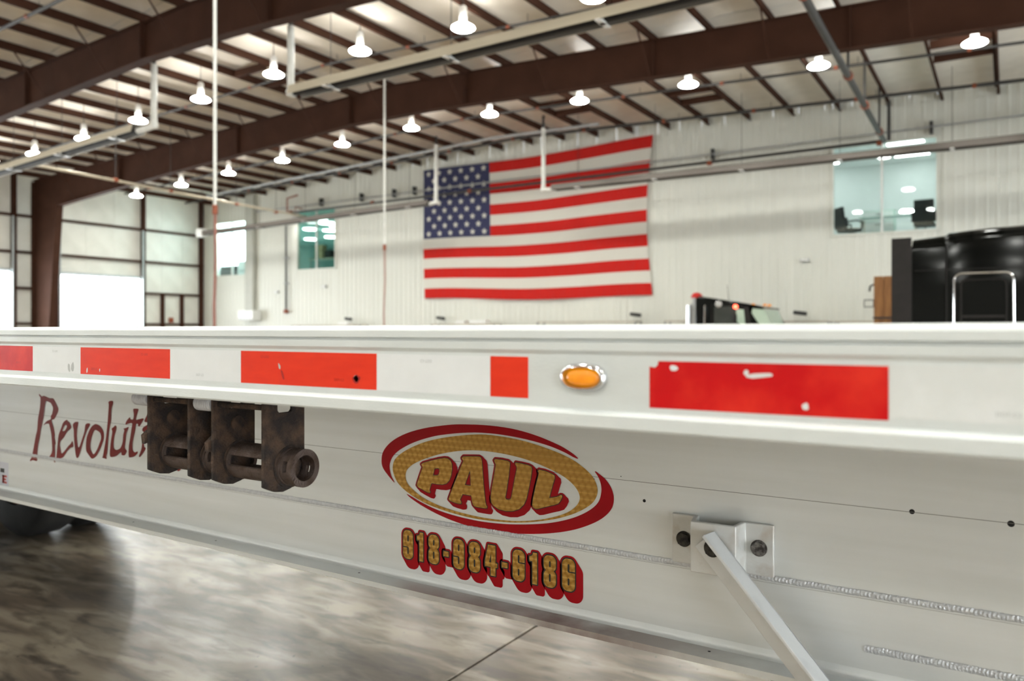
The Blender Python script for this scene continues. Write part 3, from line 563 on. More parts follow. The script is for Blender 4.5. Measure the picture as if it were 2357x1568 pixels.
for x in (-35.4, -4.3, -.7, 2.9, 6.5): lamp(x, 15.7, zr(x)-.95, 'high bay lamp of the row between the rafters, beyond the edges of the picture', 'high bay lamps out of the picture')
for y in (7.8, .4, -7.2, -14.6):  # unseen rows, added to light the hall on the camera side
    for k in range(12):
        x = 8.5-4.1*k; lamp(x, y, zr(x)-.95, 'unseen high bay lamp added for light, overhead nearer the camera', 'unseen high bay lamps added for light')

# ------------------------------------------------------------------ radiant tube heaters
def heater(xa, za, xb, zb, y, label, end_a, end_b, mt, hang):
    t = thing('tube_heater', (xa, y, za), label, 'heater')
    def prof(z): return [(y-.23, z-.03), (y-.18, z+.18), (y+.18, z+.18), (y+.23, z-.03), (y+.22, z-.03), (y+.17, z+.17), (y-.17, z+.17), (y-.22, z-.03)]
    mb = MB(); n = 8
    mb.v += [(xa, *p) for p in prof(za)] + [(xb, *p) for p in prof(zb)]
    mb.f += [(i, (i+1) % n, n+(i+1) % n, n+i) for i in range(n)] + [tuple(range(n)), tuple(range(n, 2*n))]
    obj('reflector', mb, mt, t, smooth=0)
    ml = MB(); q = [(-.217, -.026), (-.168, .165), (.168, .165), (.217, -.026), (.212, -.026), (.163, .158), (-.163, .158), (-.212, -.026)]
    ml.v += [(xa+.002, y+a, za+b) for a, b in q] + [(xb-.002, y+a, zb+b) for a, b in q]; ml.f += [(i, (i+1) % n, n+(i+1) % n, n+i) for i in range(n)]
    obj('underside_shade_sheet', ml, M_undershade, t, smooth=0)  # added sheet, its dark colour stands for shade inside the reflector
    obj('burner_tube', MB().cyl((xa, y, za+.03), (xb, y, zb+.03), .055, n=10), M_charc, t)
    L = abs(xb-xa); k = max(2, int(L/3.2))
    for i in range(k+1):
        u = (i+.35)/(k+.7); x = xa+(xb-xa)*u; z = za+(zb-za)*u
        obj('bracket', MB().box(x-.05, x+.05, y-.24, y+.24, z-.05, z-.03).cyl((x, y, z-.05), (x, y, z+.10), .07, n=10), M_white, t)
        obj('hanger_rod', MB().cyl((x, y, z+.15), (x, y, zr(x)-.02), .008, n=5), M_dark, t)
    for e, s in ((end_a, 1), (end_b, -1)):
        if not e: continue
        x, z = (xa, za) if s == 1 else (xb, zb)
        dx, up = e
        pts = [(x, y, z+.03), (x+dx*.5, y, z+.03), (x+dx*.85, y, z+.05), (x+dx, y, z+.18), (x+dx, y, z+up)]
        obj('vent_pipe', MB().tube(pts, .085, 12), M_whitepipe, t)
        obj('vent_stub', MB().cyl((x+dx, y, z+up), (x+dx, y, zr(x)+.1), .05, n=8), M_pipe, t)
        obj('elbow', MB().lathe([(0, -.12), (.09, -.09), (.12, 0), (.09, .09), (0, .12)], (x+dx, y, z+.08), n=12), M_whitepipe, t)
    return t
heater(-14.3, 7.0, -1.6, 7.06, 12.9, 'long tan tube heater hanging in front of the long rafter, upper middle', (-.12, 1.65), None, M_tan, 1)
heater(-31.5, 6.55, -20.6, 6.98, 12.9, 'tan tube heater running off the left edge with a bent white vent', None, (.75, 1.75), M_tan, 1)
heater(-36.9, 6.62, -21.4, 6.93, 27.0, 'shaded brownish tube heater crossing above the two left windows', None, (.35, 2.55), M_shaderefl, 1)
heater(-15.2, 6.97, 6.0, 6.86, 27.0, 'shaded brownish tube heater crossing the flag and the right window', (-.45, 2.5), None, M_shaderefl, 1)
# burner box at the far left heater end
t = thing('burner_box', (-37.2, 27.0, 6.6), 'small white burner box at the far left end of the heater', 'heater box')
obj('case', B(-37.45, -36.95, 26.8, 27.2, 6.5, 6.95), M_white, t, bevel=.03); obj('hanger_rod', MB().cyl((-37.2, 27, 6.95), (-37.2, 27, zr(-37.2)), .01, n=5), M_dark, t)

# ------------------------------------------------------------------ pipes under the roof
def roofpipe(y, drop, r, m, label, x0=-40.5, x1=11, coup=True):
    t = thing('sprinkler_pipe', (x0, y, zr(x0)-drop), label, 'pipe')
    P = lambda x: (x, y, zr(x)-drop)
    obj('pipe', MB().tube([P(x0), P(RIDGE-.5), P(RIDGE+.5), P(x1)], r, 8), m, t)
    xs = [x0+2.2+3.4*k for k in range(int((x1-x0-2)/3.4))]
    if coup:
        for x in xs: obj('coupling', MB().cyl((x-.05, y, zr(x)-drop), (x+.05, y, zr(x)-drop), r*1.35, n=8), M_orange, t)
    for x in xs: obj('hanger', MB().cyl((x+.6, y, zr(x+.6)-drop), (x+.6, y, zr(x+.6)-.1), .008, n=5), M_dark, t)
for y, m, r, lb in ((10.3, M_pipe, .045, 'grey sprinkler pipe crossing the top left corner of the roof'), (13.8, M_pipe, .05, 'grey sprinkler pipe just behind the nearest rafter'),
                 (17.3, M_pipe, .035, 'thin grey sprinkler pipe just in front of the long rafter'), (24.6, M_pipe, .045, 'grey sprinkler pipe passing behind the lamps by the flag wall'),
                 (28.3, M_pipe, .06, 'grey sprinkler pipe along the purlin ends at the flag wall')):
    roofpipe(y, .33, r, m, lb)
t = thing('conduit', (-36.3, 27.6, 8.7), 'pale grey conduit rising along the roof line left of the flag', 'pipe')
obj('pipe', MB().tube([(-37.5, 27.6, zr(-37.5)-.38), (RIDGE-1, 27.6, zr(RIDGE-1)-.34), (-13.5, 27.6, zr(-13.5)-.34)], .07, 8), M_grey, t)
for x in range(-36, -13, 4): obj('hanger', MB().cyl((x, 27.6, zr(x)-.33), (x, 27.6, zr(x)-.02), .01, n=5), M_dark, t)
t = thing('main_pipe', (-3.4, 13, 7.9), 'thick dark pipe running from the top edge down to the right window', 'pipe')
obj('pipe', MB().cyl((-3.2, 6, 7.95), (-3.6, 29.45, 7.9), .085, n=12), M_pipe, t)
for y in (10.5, 15.8, 21.5, 24.6, 28.1): 
    x = -3.2-.4*(y-6)/23.4
    obj('hanger', MB().cyl((x, y, 7.9), (x, y, zr(x)-.05), .035 if y > 20 else .012, n=7), M_pipe, t)
    obj('coupling', MB().cyl((x, y-.08, 7.93), (x, y+.08, 7.93), .12, n=10), M_orange, t)
obj('riser', MB().cyl((-3.45, 29.45, 7.9), (-3.45, 29.45, 9.25), .06, n=8), M_pipe, t)
t = thing('wall_pipe', (-38, 29.45, 7.9), 'dark pipe running level along the flag wall, behind the flag heaters', 'pipe')
obj('pipe', MB().cyl((-33.2, 29.45, 7.78), (-3.6, 29.45, 7.9), .06, n=8), M_pipe, t)
for x in (-32.9, -27, -21, -9.7, -3.75): obj('coupling', MB().cyl((x-.08, 29.45, 7.84), (x+.08, 29.45, 7.84), .09, n=8), M_orange, t)
obj('drop', MB().tube([(-33.2, 29.45, 7.78), (-33.2, 29.45, 8.6), (-32.4, 29.45, 8.7)], .05, 7), M_orange, t)
t = thing('wall_conduit', (-36, 29.75, 8.2), 'thin grey conduit high along the flag wall on short straps', 'pipe')
obj('pipe', MB().cyl((-36.2, 29.75, 8.15), (11, 29.75, 8.3), .035, n=7), M_grey, t)
for x in (-31, -28.1, -25.9, -24.6, -9.7, -2.2): obj('strap', B(x-.05, x+.05, 29.72, 29.95, 8.05, 8.45), M_dark, t, smooth=0)
t = thing('gas_pipe', (-27, 13, 7), 'thin tan gas pipe slanting from the left heater toward the far wall', 'pipe')
obj('pipe', MB().tube([(-27.2, 12.9, 6.9), (-28.3, 20, 6.95), (-29.2, 27, 7.0), (-30.6, 29.3, 7.2), (-32.9, 29.4, 7.75)], .05, 8), M_tan, t)
for y, x in ((16.5, -27.75), (19.0, -28.15), (22.5, -28.6), (25.0, -28.95)):
    obj('hanger', MB().cyl((x, y, 6.95), (x, y, zr(x)-.05), .012, n=5), M_dark, t); obj('coupling', MB().cyl((x+.01, y-.07, 6.95), (x-.01, y+.07, 6.95), .075, n=8), M_orange, t)
t = thing('downpipe', (-33.55, 29.8, 2.2), 'grey conduit running down the wall left of the teal window', 'pipe')
obj('pipe', MB().cyl((-33.75, 29.85, 2.5), (-33.75, 29.85, 7.2), .05, n=8), M_pipe, t); obj('end_box', B(-33.85, -33.65, 29.75, 29.93, 2.35, 2.55), M_orange, t, bevel=.01)
for z in (4.0, 5.4): obj('strap', B(-33.9, -33.6, 29.8, 29.96, z-.03, z+.03), M_grey, t, smooth=0)

def hose_drop(x, y, ztop, zmid, zend, label, m2, r):
    t = thing('hose_drop', (x, y, zend), label, 'hose')
    obj('upper_pipe', MB().cyl((x, y, zmid), (x, y, ztop), r, n=10), M_whitepipe, t)
    obj('coupling', MB().cyl((x, y, zmid-.12), (x, y, zmid+.06), r*1.6, n=10), M_orange, t)
    obj('hose', MB().tube([(x, y, zmid), (x+.02, y, zmid*.66+zend*.34), (x-.03, y, zmid*.33+zend*.67), (x, y, zend)], r*.85, 8), m2, t)
    obj('nozzle', MB().cyl((x, y, zend), (x, y, zend-.2), r*1.3, r*.7, n=8), M_dark, t)
hose_drop(-13.36, 10., zr(-13.36), 3.85, .9, 'pale hanging hose drop at left with orange-red lower half', mat('red_hose', (.30, .11, .075), .5, base2=(.26, .09, .06), scale=6), .034)
hose_drop(-16.9, 19., zr(-16.9)+.05, 4.1, .9, 'thin pale hose drop hanging between the teal window and the flag', mat('pink_hose', (.42, .25, .20), .5, base2=(.38, .22, .18), scale=6), .034)

# ------------------------------------------------------------------ flag
FT = thing('flag', (-18.1, YB-.12, 2.8), 'huge stars and stripes flag hung flat on the white back wall', 'flag')
def fpos(u, v, off=0.):
    tl, tr, br, bl = (-24.05, 9.18), (-12.18, 9.33), (-12.22, 2.78), (-24.0, 2.90)
    x = (tl[0]*(1-u)+tr[0]*u)*(1-v)+(bl[0]*(1-u)+br[0]*u)*v
    z = (tl[1]*(1-u)+tr[1]*u)*(1-v)+(bl[1]*(1-u)+br[1]*u)*v
    x -= .26*math.sin(math.pi*v)*u**6; z -= .10*math.sin(math.pi*u)*(1-v)
    z += .05*math.sin(u*7+1)*(.3+v)
    y = YB-.13-.035*math.sin(u*9+v*3)-.02*math.sin(u*23-v*7)*(.4+v)
    return (x, y-off, z)
def patch(u0, u1, v0, v1, nu, nv, off=0.):
    mb = MB()
    for j in range(nv+1):
        for i in range(nu+1): mb.v.append(fpos(u0+(u1-u0)*i/nu, v0+(v1-v0)*j/nv, off))
    for j in range(nv):
        for i in range(nu): a = j*(nu+1)+i; mb.f.append((a, a+nu+1, a+nu+2, a+1))
    return mb
UC = .326
for k in range(13):
    obj('stripe', patch(UC if k < 7 else 0., 1., k/13, (k+1)/13, 40, 3), M_flagW if k % 2 else M_flagR, FT, smooth=80)
CAN = obj('canton', patch(0, UC, 0, 7/13, 16, 12), M_flagB, FT, smooth=80)
for r in range(9):
    n = 6 if r % 2 == 0 else 5
    for c in range(n):
        u = UC*((c+.5)/6 if n == 6 else (c+1)/6); v = 7/13*(r+.62)/9.25
        mb = MB(); mb.v.append(fpos(u, v, .012))
        for k in range(10):
            rr = .165 if k % 2 == 0 else .068; a = math.pi*k/5
            mb.v.append(fpos(u+rr*math.sin(a)/11.8, v-rr*math.cos(a)/6.4, .012))
        mb.f += [(0, 1+k, 1+(k+1) % 10) for k in range(10)]
        obj('star', mb, M_flagW, CAN, smooth=80)

# ------------------------------------------------------------------ wall fixtures
t = thing('wall_unit', (-36.6, 29.5, 2.0), 'white box unit mounted low on the far left of the back wall', 'wall unit')
obj('case', B(-37.2, -35.9, 29.35, YB-.04, 1.98, 2.55), M_white, t, bevel=.03); obj('grille', B(-37.1, -36.0, 29.33, 29.36, 2.04, 2.14), M_grey, t, smooth=0)
t = thing('wall_lamp', (-32.6, 29.5, 7.3), 'round white wall lamp on a bent arm above the teal window', 'lamp')
obj('arm', MB().tube([(-32.6, YB-.04, 8.05), (-32.6, 29.5, 8.1), (-32.6, 29.42, 7.6)], .03, 7), M_orange, t)
obj('shade', MB().lathe([(.30, 0), (.26, .12), (.08, .24), (.0, .25)], (-32.6, 29.42, 7.36), n=20), M_white, t)
obj('bulb', MB().lathe([(0, -.02), (.26, -.01), (.28, .02)], (-32.6, 29.42, 7.36), n=20), emis('wall_lamp_glow', (1, 1, .95), 8), t)
for x, z, s, lb in ((-30.9, 3.75, .18, 'small grey bracket on the wall below the teal window'), (-34.6, 3.55, .16, 'small grey bracket on the wall right of the pale column'), (-6.3, 3.98, .16, 'small white junction box on the wall below the right window')):
    t = thing('junction_box', (x, YB, z), lb, 'box'); obj('case', B(x-s, x+s, YB-.12, YB-.03, z-.06, z+.06), M_grey, t, bevel=.01); obj('lid', B(x-s*.8, x+s*.8, YB-.13, YB-.118, z-.045, z+.045), M_white, t, smooth=0)
# low shelves along the back wall, just showing over the deck
def shelf(x0, x1, y, ztop, label, boxes):
    t = thing('storage_shelf', ((x0+x1)/2, y, 0), label, 'shelf')
    for x in (x0+.03, x1-.03):
        for yy in (y-.28, y+.28): obj('leg', B(x-.03, x+.03, yy-.03, yy+.03, 0, ztop-.03), M_grey, t, smooth=0)
    for z in (.35, 1.0, ztop-.03): obj('board', B(x0, x1, y-.32, y+.32, z-.025, z+.025), M_desk, t, smooth=0)
    for i, (bx, w, h, m, lb) in enumerate(boxes):
        b = thing('box', (bx, y, ztop-.005), lb, 'box')
        obj('body', B(bx-w/2, bx+w/2, y-.2, y+.2, ztop-.005, ztop+h), m, b, bevel=.01); obj('flap', B(bx-w/2-.005, bx+w/2+.005, y-.205, y+.205, ztop+h-.02, ztop+h+.008), m, b, smooth=0)
shelf(-23.0, -19.4, 29.4, 1.72, 'storage shelf against the wall under the left end of the flag', [(-21.4, .5, .13, M_white, 'white box on the shelf under the flag, left one'), (-20.4, .9, .15, M_white, 'long white box on the shelf under the flag, right one')])
shelf(-17.2, -12.6, 29.4, 1.80, 'long wooden topped shelf against the wall under the right part of the flag', [])
shelf(-11.4, -9.9, 29.4, 1.80, 'short grey shelf left of the small black truck', [])
shelf(-7.0, -5.3, 29.4, 1.76, 'storage shelf just right of the small black truck', [])
shelf(-5.0, -2.9, 28.6, 1.74, 'wooden topped shelf beside the orange-brown crate', [])
shelf(-32.5, -27.5, 29.4, 1.70, 'storage shelf against the wall below the teal window', [(-28.8, .7, .12, M_white, 'white box on the shelf below the teal window')])
for x, z, lb in ((-28.9, 2.0, 'small dark security camera low on the wall below the teal window'), (-22.9, 2.0, 'small dark security camera on the wall at the lower left of the flag'), (-12.9, 2.06, 'small dark security camera on the wall under the right end of the flag'), (-6.45, 2.05, 'small dark security camera right of the small black truck')):
    t = thing('wall_camera', (x, 29.9, z), lb, 'camera')
    obj('mount', MB().tube([(x, YB-.03, z+.05), (x, 29.75, z+.05), (x+.1, 29.7, z)], .025, 6), M_grey, t)
    obj('body', MB().cyl((x-.18, 29.68, z+.02), (x+.28, 29.62, z-.04), .075, n=10), M_dark, t)

# ------------------------------------------------------------------ office furniture behind the windows
def office_chair(x, y, z, rz, label, h=1.2, sc=1.):
    t = thing('office_chair', (x, y, z), label, 'chair')
    def T(mb):
        M = Matrix.Translation((x, y, z)) @ Matrix.Rotation(rz, 4, 'Z') @ Matrix.Scale(sc, 4); mb.v = [tuple(M @ Vector(p)) for p in mb.v]; return mb
    obj('seat', T(B(-.27, .27, -.27, .27, .43, .54)), M_blackleather, t, bevel=.04)
    bk = MB().prism([(.22, .50), (.30, .50), (.40, h), (.31, h)], 'x', -.26, .26)
    bk2 = MB().prism([(.20, .55), (.31, .55), (.34, .85), (.23, .85)], 'x', -.33, .33)
    obj('backrest', T(bk), M_blackleather, t, bevel=.03); obj('lumbar_pad', T(bk2), M_blackleather, t, bevel=.03)
    for s in (-1, 1): obj('armrest', T(MB().tube([(s*.31, .22, .72), (s*.33, -.05, .76), (s*.33, -.24, .70), (s*.31, -.22, .50)], .028, 7)), M_blackleather, t)
    obj('gas_column', T(MB().cyl((0, 0, .08), (0, 0, .43), .035)), M_chrome, t)
    for k in range(5):
        a = k*2*math.pi/5; obj('base_leg', T(MB().cyl((0, 0, .10), (.30*math.cos(a), .30*math.sin(a), .05), .025, .018, 6)), M_dark, t)
        obj('caster', T(MB().lathe([(.0, -.02), (.04, -.02), (.04, .02), (0, .02)], (.30*math.cos(a), .30*math.sin(a), .04), 'x', 8)), M_rubber, t)
office_chair(-4.95, 31.0, 4.50, R(128), 'black office chair turned sideways behind the left half of the right window', 1.18, 1.20)
office_chair(-2.45, 30.75, 4.50, R(178), 'black high backed office chair at the right edge of the right window', 1.18, 1.20)
t = thing('glass_desk', (-3.9, 32.0, 4.50), 'glass topped desk with thin metal legs behind the right window', 'desk')
obj('top', B(-4.75, -2.75, 31.6, 32.4, 5.60, 5.62), mat('pale_green_glass_top', (.55, .72, .66), .1, base2=(.5, .68, .62), scale=3), t, smooth=0)
for x in (-4.65, -2.85):
    for y in (31.68, 32.32): obj('leg', B(x-.025, x+.025, y-.025, y+.025, 4.50, 5.60), M_desk, t, smooth=0)
t = thing('desk_lamp', (-3.15, 31.9, 5.62), 'small bright desk lamp on the glass desk behind the right window', 'lamp')
obj('stem', MB().cyl((-3.15, 31.9, 5.62), (-3.15, 31.9, 5.75), .02), M_chrome, t); obj('shade', MB().lathe([(.22, 0), (.24, .02), (.20, .09), (.0, .10)], (-3.15, 31.9, 5.73), n=16), emis('desk_lamp_glow', (1, 1, .92), 6), t)
t = thing('file_cabinet', (-4.2, 33.0, 4.50), 'pale green cabinet standing behind the glass desk in the right window', 'cabinet')
obj('case', B(-4.75, -3.65, 32.8, 33.3, 4.50, 6.0), mat('pale_green_cabinet', (.50, .66, .58), .4, base2=(.46, .62, .55), scale=3), t, bevel=.01)
for z in (4.8, 5.2, 5.6):
    d = obj('drawer', B(-4.72, -3.68, 32.78, 32.81, z, z+.36), M_white, t, bevel=.006); obj('handle', B(-4.3, -4.1, 32.75, 32.785, z+.26, z+.29), M_chrome, d, smooth=0)
# middle (teal) office: desk, boxes, seated person
t = thing('office_desk', (-31.4, 31.2, 4.62), 'pale office desk behind the teal window', 'desk')
obj('top', B(-33.0, -29.9, 30.8, 31.5, 5.34, 5.39), M_desk, t, smooth=0)
for x in (-32.9, -30.0):
    for y in (30.88, 31.42): obj('leg', B(x-.03, x+.03, y-.03, y+.03, 4.62, 5.34), M_grey, t, smooth=0)
for x, w, h, m, lb in ((-32.45, .55, .75, M_card, 'brown cardboard box stacked on the desk behind the teal window'), (-31.75, .4, .42, M_cloth, 'dark bag on the desk behind the teal window')):
    b = thing('carton' if m is M_card else 'bag', (x, 31.2, 5.39), lb, 'box' if m is M_card else 'bag'); obj('body', B(x-w/2, x+w/2, 31.0, 31.4, 5.39, 5.39+h), m, b, bevel=.02); obj('flap' if m is M_card else 'handle', B(x-w/2+.02, x+w/2-.02, 31.18, 31.22, 5.39+h-.01, 5.39+h+.05), m, b, smooth=0)
def person(x, y, z, rz):
    t = thing('person', (x, y, z), 'dark haired person in dark clothes seated at the desk behind the teal window', 'person')
    M = Matrix.Translation((x, y, z)) @ Matrix.Rotation(rz, 4, 'Z')
    def skin(name, pts, edges, rad, m, root=0):
        me = bpy.data.meshes.new(name); me.from_pydata([tuple(M @ Vector(p) - Vector((x, y, z))) for p in pts], edges, []); me.materials.append(m)
        o = bpy.data.objects.new(name, me); COL.objects.link(o); o.parent = t; WPOS[o.name] = Vector((x, y, z))
        bm = bmesh.new(); bm.from_mesh(me); lay = bm.verts.layers.skin.verify()
        for i, v in enumerate(bm.verts): r = rad[i]; v[lay].radius = (r, r) if not isinstance(r, tuple) else r; v[lay].use_root = (i == root)
        bm.to_mesh(me); bm.free()
        s = o.modifiers.new('skin', 'SKIN'); s.use_smooth_shade = True; b = o.modifiers.new('sub', 'SUBSURF'); b.levels = 1; b.render_levels = 2
        return o
    P = [(0, 0, .50), (0, -.02, .66), (0, -.03, .86), (0, -.03, 1.02), (0, -.05, 1.12), (0, -.07, 1.22), (0, -.06, 1.32),
         (.19, -.03, 1.00), (.25, -.12, .76), (.17, -.36, .80), (-.19, -.03, 1.00), (-.25, -.12, .76), (-.17, -.36, .80),
         (.10, -.03, .48), (.12, -.44, .50), (.12, -.44, .08), (.12, -.56, .04), (-.10, -.03, .48), (-.12, -.44, .50), (-.12, -.44, .08), (-.12, -.56, .04)]
    E = [(0,1),(1,2),(2,3),(3,4),(4,5),(5,6),(3,7),(7,8),(8,9),(3,10),(10,11),(11,12),(0,13),(13,14),(14,15),(15,16),(0,17),(17,18),(18,19),(19,20)]
    rad = [.14, .135, .15, .13, .055, .095, .075, .075, .055, .045, .075, .055, .045, .09, .075, .055, .045, .09, .075, .055, .045]
    skin('body', P, E, rad, M_cloth)
    skin('face', [(0, -.085, 1.17), (0, -.095, 1.25), (0, -.085, 1.31)], [(0,1),(1,2)], [.07, .085, .07], M_skin)
    h = MB().lathe([(.0, .12), (.07, .105), (.105, .05), (.108, -.02), (.09, -.09), (.0, -.10)], (0, -.035, 1.27), n=14); h.v = [tuple(M @ Vector(p)) for p in h.v]; obj('hair', h, M_hair, t)
    for s in (-1, 1):
        hs = [(s*.17, -.36, .80), (s*.16, -.43, .79)]; skin('hand', hs, [(0, 1)], [.04, .035], M_skin)
        for k in range(4): skin('finger', [(s*.16+(k-1.5)*.02, -.43, .79), (s*.16+(k-1.5)*.022, -.48-.008*(k in (1, 2)), .785), (s*.16+(k-1.5)*.022, -.505, .765)], [(0,1),(1,2)], [.010, .009, .007], M_skin)
        skin('thumb', [(s*.13, -.39, .79), (s*.10, -.43, .785), (s*.105, -.455, .775)], [(0,1),(1,2)], [.012, .010, .008], M_skin)
    for s in (-1, 1): e = MB().lathe([(0, -.012), (.012, 0), (0, .012)], (s*.032, -.172, 1.26), 'y', 8); e.v = [tuple(M @ Vector(p)) for p in e.v]; obj('eye', e, M_dark, t)
    n = MB().prism([(-.165, 1.255), (-.195, 1.215), (-.165, 1.21)], 'x', -.014, .014); n.v = [tuple(M @ Vector(p)) for p in n.v]; obj('nose', n, M_skin, t)
    m_ = MB().box(-.028, .028, -.163, -.15, 1.175, 1.185); m_.v = [tuple(M @ Vector(p)) for p in m_.v]; obj('mouth', m_, M_redvinyl, t)
person(-30.35, 32.0, 4.62, R(-55))
office_chair(-30.35, 32.02, 4.60, R(-55), 'office chair under the seated person behind the teal window', 1.0)
# left bright office: monitor, sofa, white machine
t = thing('monitor', (-38.2, 31.0, 5.6), 'grey monitor standing in the bright far left window', 'monitor')
obj('screen', B(-38.55, -37.85, 30.98, 31.03, 5.72, 6.35), M_grey, t, bevel=.01); obj('stand', B(-38.25, -38.15, 30.98, 31.05, 5.55, 5.75), M_dark, t, smooth=0); obj('foot', B(-38.4, -38.0, 30.9, 31.12, 5.53, 5.56), M_dark, t, smooth=0)
t = thing('copier', (-38.1, 31.0, 4.55), 'white office copier under the monitor in the far left window', 'copier')
obj('body', B(-38.8, -37.45, 30.6, 31.3, 4.55, 5.45), M_white, t, bevel=.04); obj('lid', B(-38.75, -37.5, 30.62, 31.28, 5.45, 5.53), M_white, t, bevel=.02); obj('tray', B(-38.6, -37.7, 30.5, 30.62, 4.9, 4.94), M_grey, t, smooth=0)
t = thing('sofa', (-39.7, 31.3, 4.55), 'dark sofa at the lower left of the far left window', 'sofa')
obj('seat', B(-40.6, -39.0, 30.9, 31.7, 4.55, 4.95), M_blackleather, t, bevel=.05); obj('backrest', B(-40.6, -39.0, 30.72, 30.98, 4.6, 5.30), M_blackleather, t, bevel=.06)
for x in (-40.7, -39.0): obj('armrest', B(x-.02, x+.14, 30.8, 31.7, 4.55, 5.15), M_blackleather, t, bevel=.04)
# ================================================================== TRUCKS
def wheel(t, x, y, r, w, side, name='wheel', n=36):
    """tyre with rim and hub; side is the sign of the face that shows along Y"""
    p = obj(name, MB().lathe([(r*.56, -w/2), (r*.86, -w/2), (r*.97, -w*.40), (r, -w*.28), (r, w*.28), (r*.97, w*.40), (r*.86, w/2), (r*.56, w/2), (r*.54, 0), (r*.56, -w/2)], (x, y, r), 'y', n)._dropcaps(n), M_rubber, t)
    obj('rim', MB().lathe([(r*.57, -w*.42*side*-1), (r*.54, 0), (r*.40, w*.15*side), (r*.20, w*.25*side), (r*.17, w*.42*side), (0, w*.44*side)], (x, y, r), 'y', n), M_rim, p)
    mb = MB()
    for k in range(10):
        a = 2*math.pi*k/10; mb.cyl((x+r*.30*math.cos(a), y+w*.15*side, r+r*.30*math.sin(a)), (x+r*.30*math.cos(a), y+w*.30*side, r+r*.30*math.sin(a)), .016, n=6)
    obj('lug_nuts', mb, M_chrome, p)
    return p
def rrect(x0, x1, z0, z1, r, n=6):
    out = []
    for cx, cz, a0 in ((x1-r, z1-r, 0), (x0+r, z1-r, 90), (x0+r, z0+r, 180), (x1-r, z0+r, 270)):
        for k in range(n+1):
            a = R(a0+90*k/n); out.append((cx+r*math.cos(a), cz+r*math.sin(a)))
    return out
# big black sleeper truck, right edge
y0, y1 = 22.0, 24.3
t = thing('sleeper_truck', (1.0, 23.1, 0), 'large glossy black sleeper truck cut by the right edge of the picture', 'truck')
def loft(secs):
    """secs: list of (x, zbottom, ztop, yin) -> body with rounded shoulders, symmetric about the truck's middle"""
    mb = MB(); ym = (y0+y1)/2; hw = (y1-y0)/2; n = None
    for x, zb, zt, k in secs:
        w = hw*k; r = .32; pr = [(ym-w, zb)]
        for a in range(0, 91, 15): pr.append((ym-w+r-r*math.cos(R(a)), zt-r+r*math.sin(R(a))))
        pr += [(2*ym-p[0], p[1]) for p in pr[::-1]]
        n = len(pr); mb.v += [(x, *p) for p in pr]
    for s in range(len(secs)-1):
        for i in range(n): mb.f.append((s*n+i, s*n+(i+1) % n, (s+1)*n+(i+1) % n, (s+1)*n+i))
    mb.f += [tuple(range(n)), tuple(range((len(secs)-1)*n, len(secs)*n))]
    return mb
obj('sleeper', loft([(-1.32, .95, 3.78, 1.), (-1.25, .95, 3.84, 1.), (-.4, .95, 3.90, 1.), (.6, .95, 3.93, 1.), (1.0, .95, 3.90, 1.)]), M_black, t, smooth=50)
obj('rear_panel', loft([(-2.05, .95, 3.72, .985), (-1.33, .95, 3.78, .99)]), M_black, t, smooth=50)
for ya_ in (y0-.01, y1-.03): obj('side_extender', B(-2.52, -2.06, ya_, ya_+.04, .95, 3.75), M_charc, t, bevel=.015)
obj('cab', loft([(1.0, .95, 3.88, 1.), (1.9, .95, 3.60, 1.), (2.4, .95, 3.2, .98), (2.9, .95, 2.25, .96)]), M_black, t, smooth=50)
obj('hood', loft([(2.9, .75, 2.15, .93), (4.2, .75, 2.05, .82), (4.9, .75, 1.85, .74)]), M_black, t, smooth=50)
fr = rrect(-1.12, .10, 1.05, 2.80, .17); ym = y0-.012
dr = obj('access_door', MB().prism(rrect(-.98, -.04, 1.12, 2.64, .12), 'y', y0-.012, y0+.02), M_black, t, smooth=30)
obj('door_trim', MB().tube([(a, y0-.015, b) for a, b in fr], .028, 8, True), M_chrome, dr)
obj('inner_seal', MB().tube([(a, y0-.02, b) for a, b in rrect(-.98, -.04, 1.12, 2.64, .12)], .018, 6, True), M_charc, dr)
obj('door_bar', B(-.95, -.07, y0-.03, y0-.010, 1.72, 1.78), M_charc, dr, smooth=0)
obj('crease', MB().tube([(-1.29, y0-.004, .96), (-1.29, y0-.004, 3.45), (-1.26, y0+.08, 3.74)], .012, 6), M_charc, t)
obj('body_strip', B(-2.0, 1.0, y0-.010, y0+.01, 2.90, 2.915), M_charc, t, smooth=0)
obj('frame_rail', MB().box(-4.2, 4.6, 22.6, 22.7, .72, .98).box(-4.2, 4.6, 23.6, 23.7, .72, .98), M_dark, t, smooth=0)
obj('fuel_tank', MB().cyl((-1.6, 22.35, .72), (.6, 22.35, .72), .33, n=24), M_chrome, t)
for x in (-3.5, -2.2): 
    for y, s in ((22.15, -1), (24.15, 1)): wheel(t, x, y, .5, .5, s)
for y, s in ((22.1, -1), (24.2, 1)): wheel(t, 3.9, y, .5, .3, s)
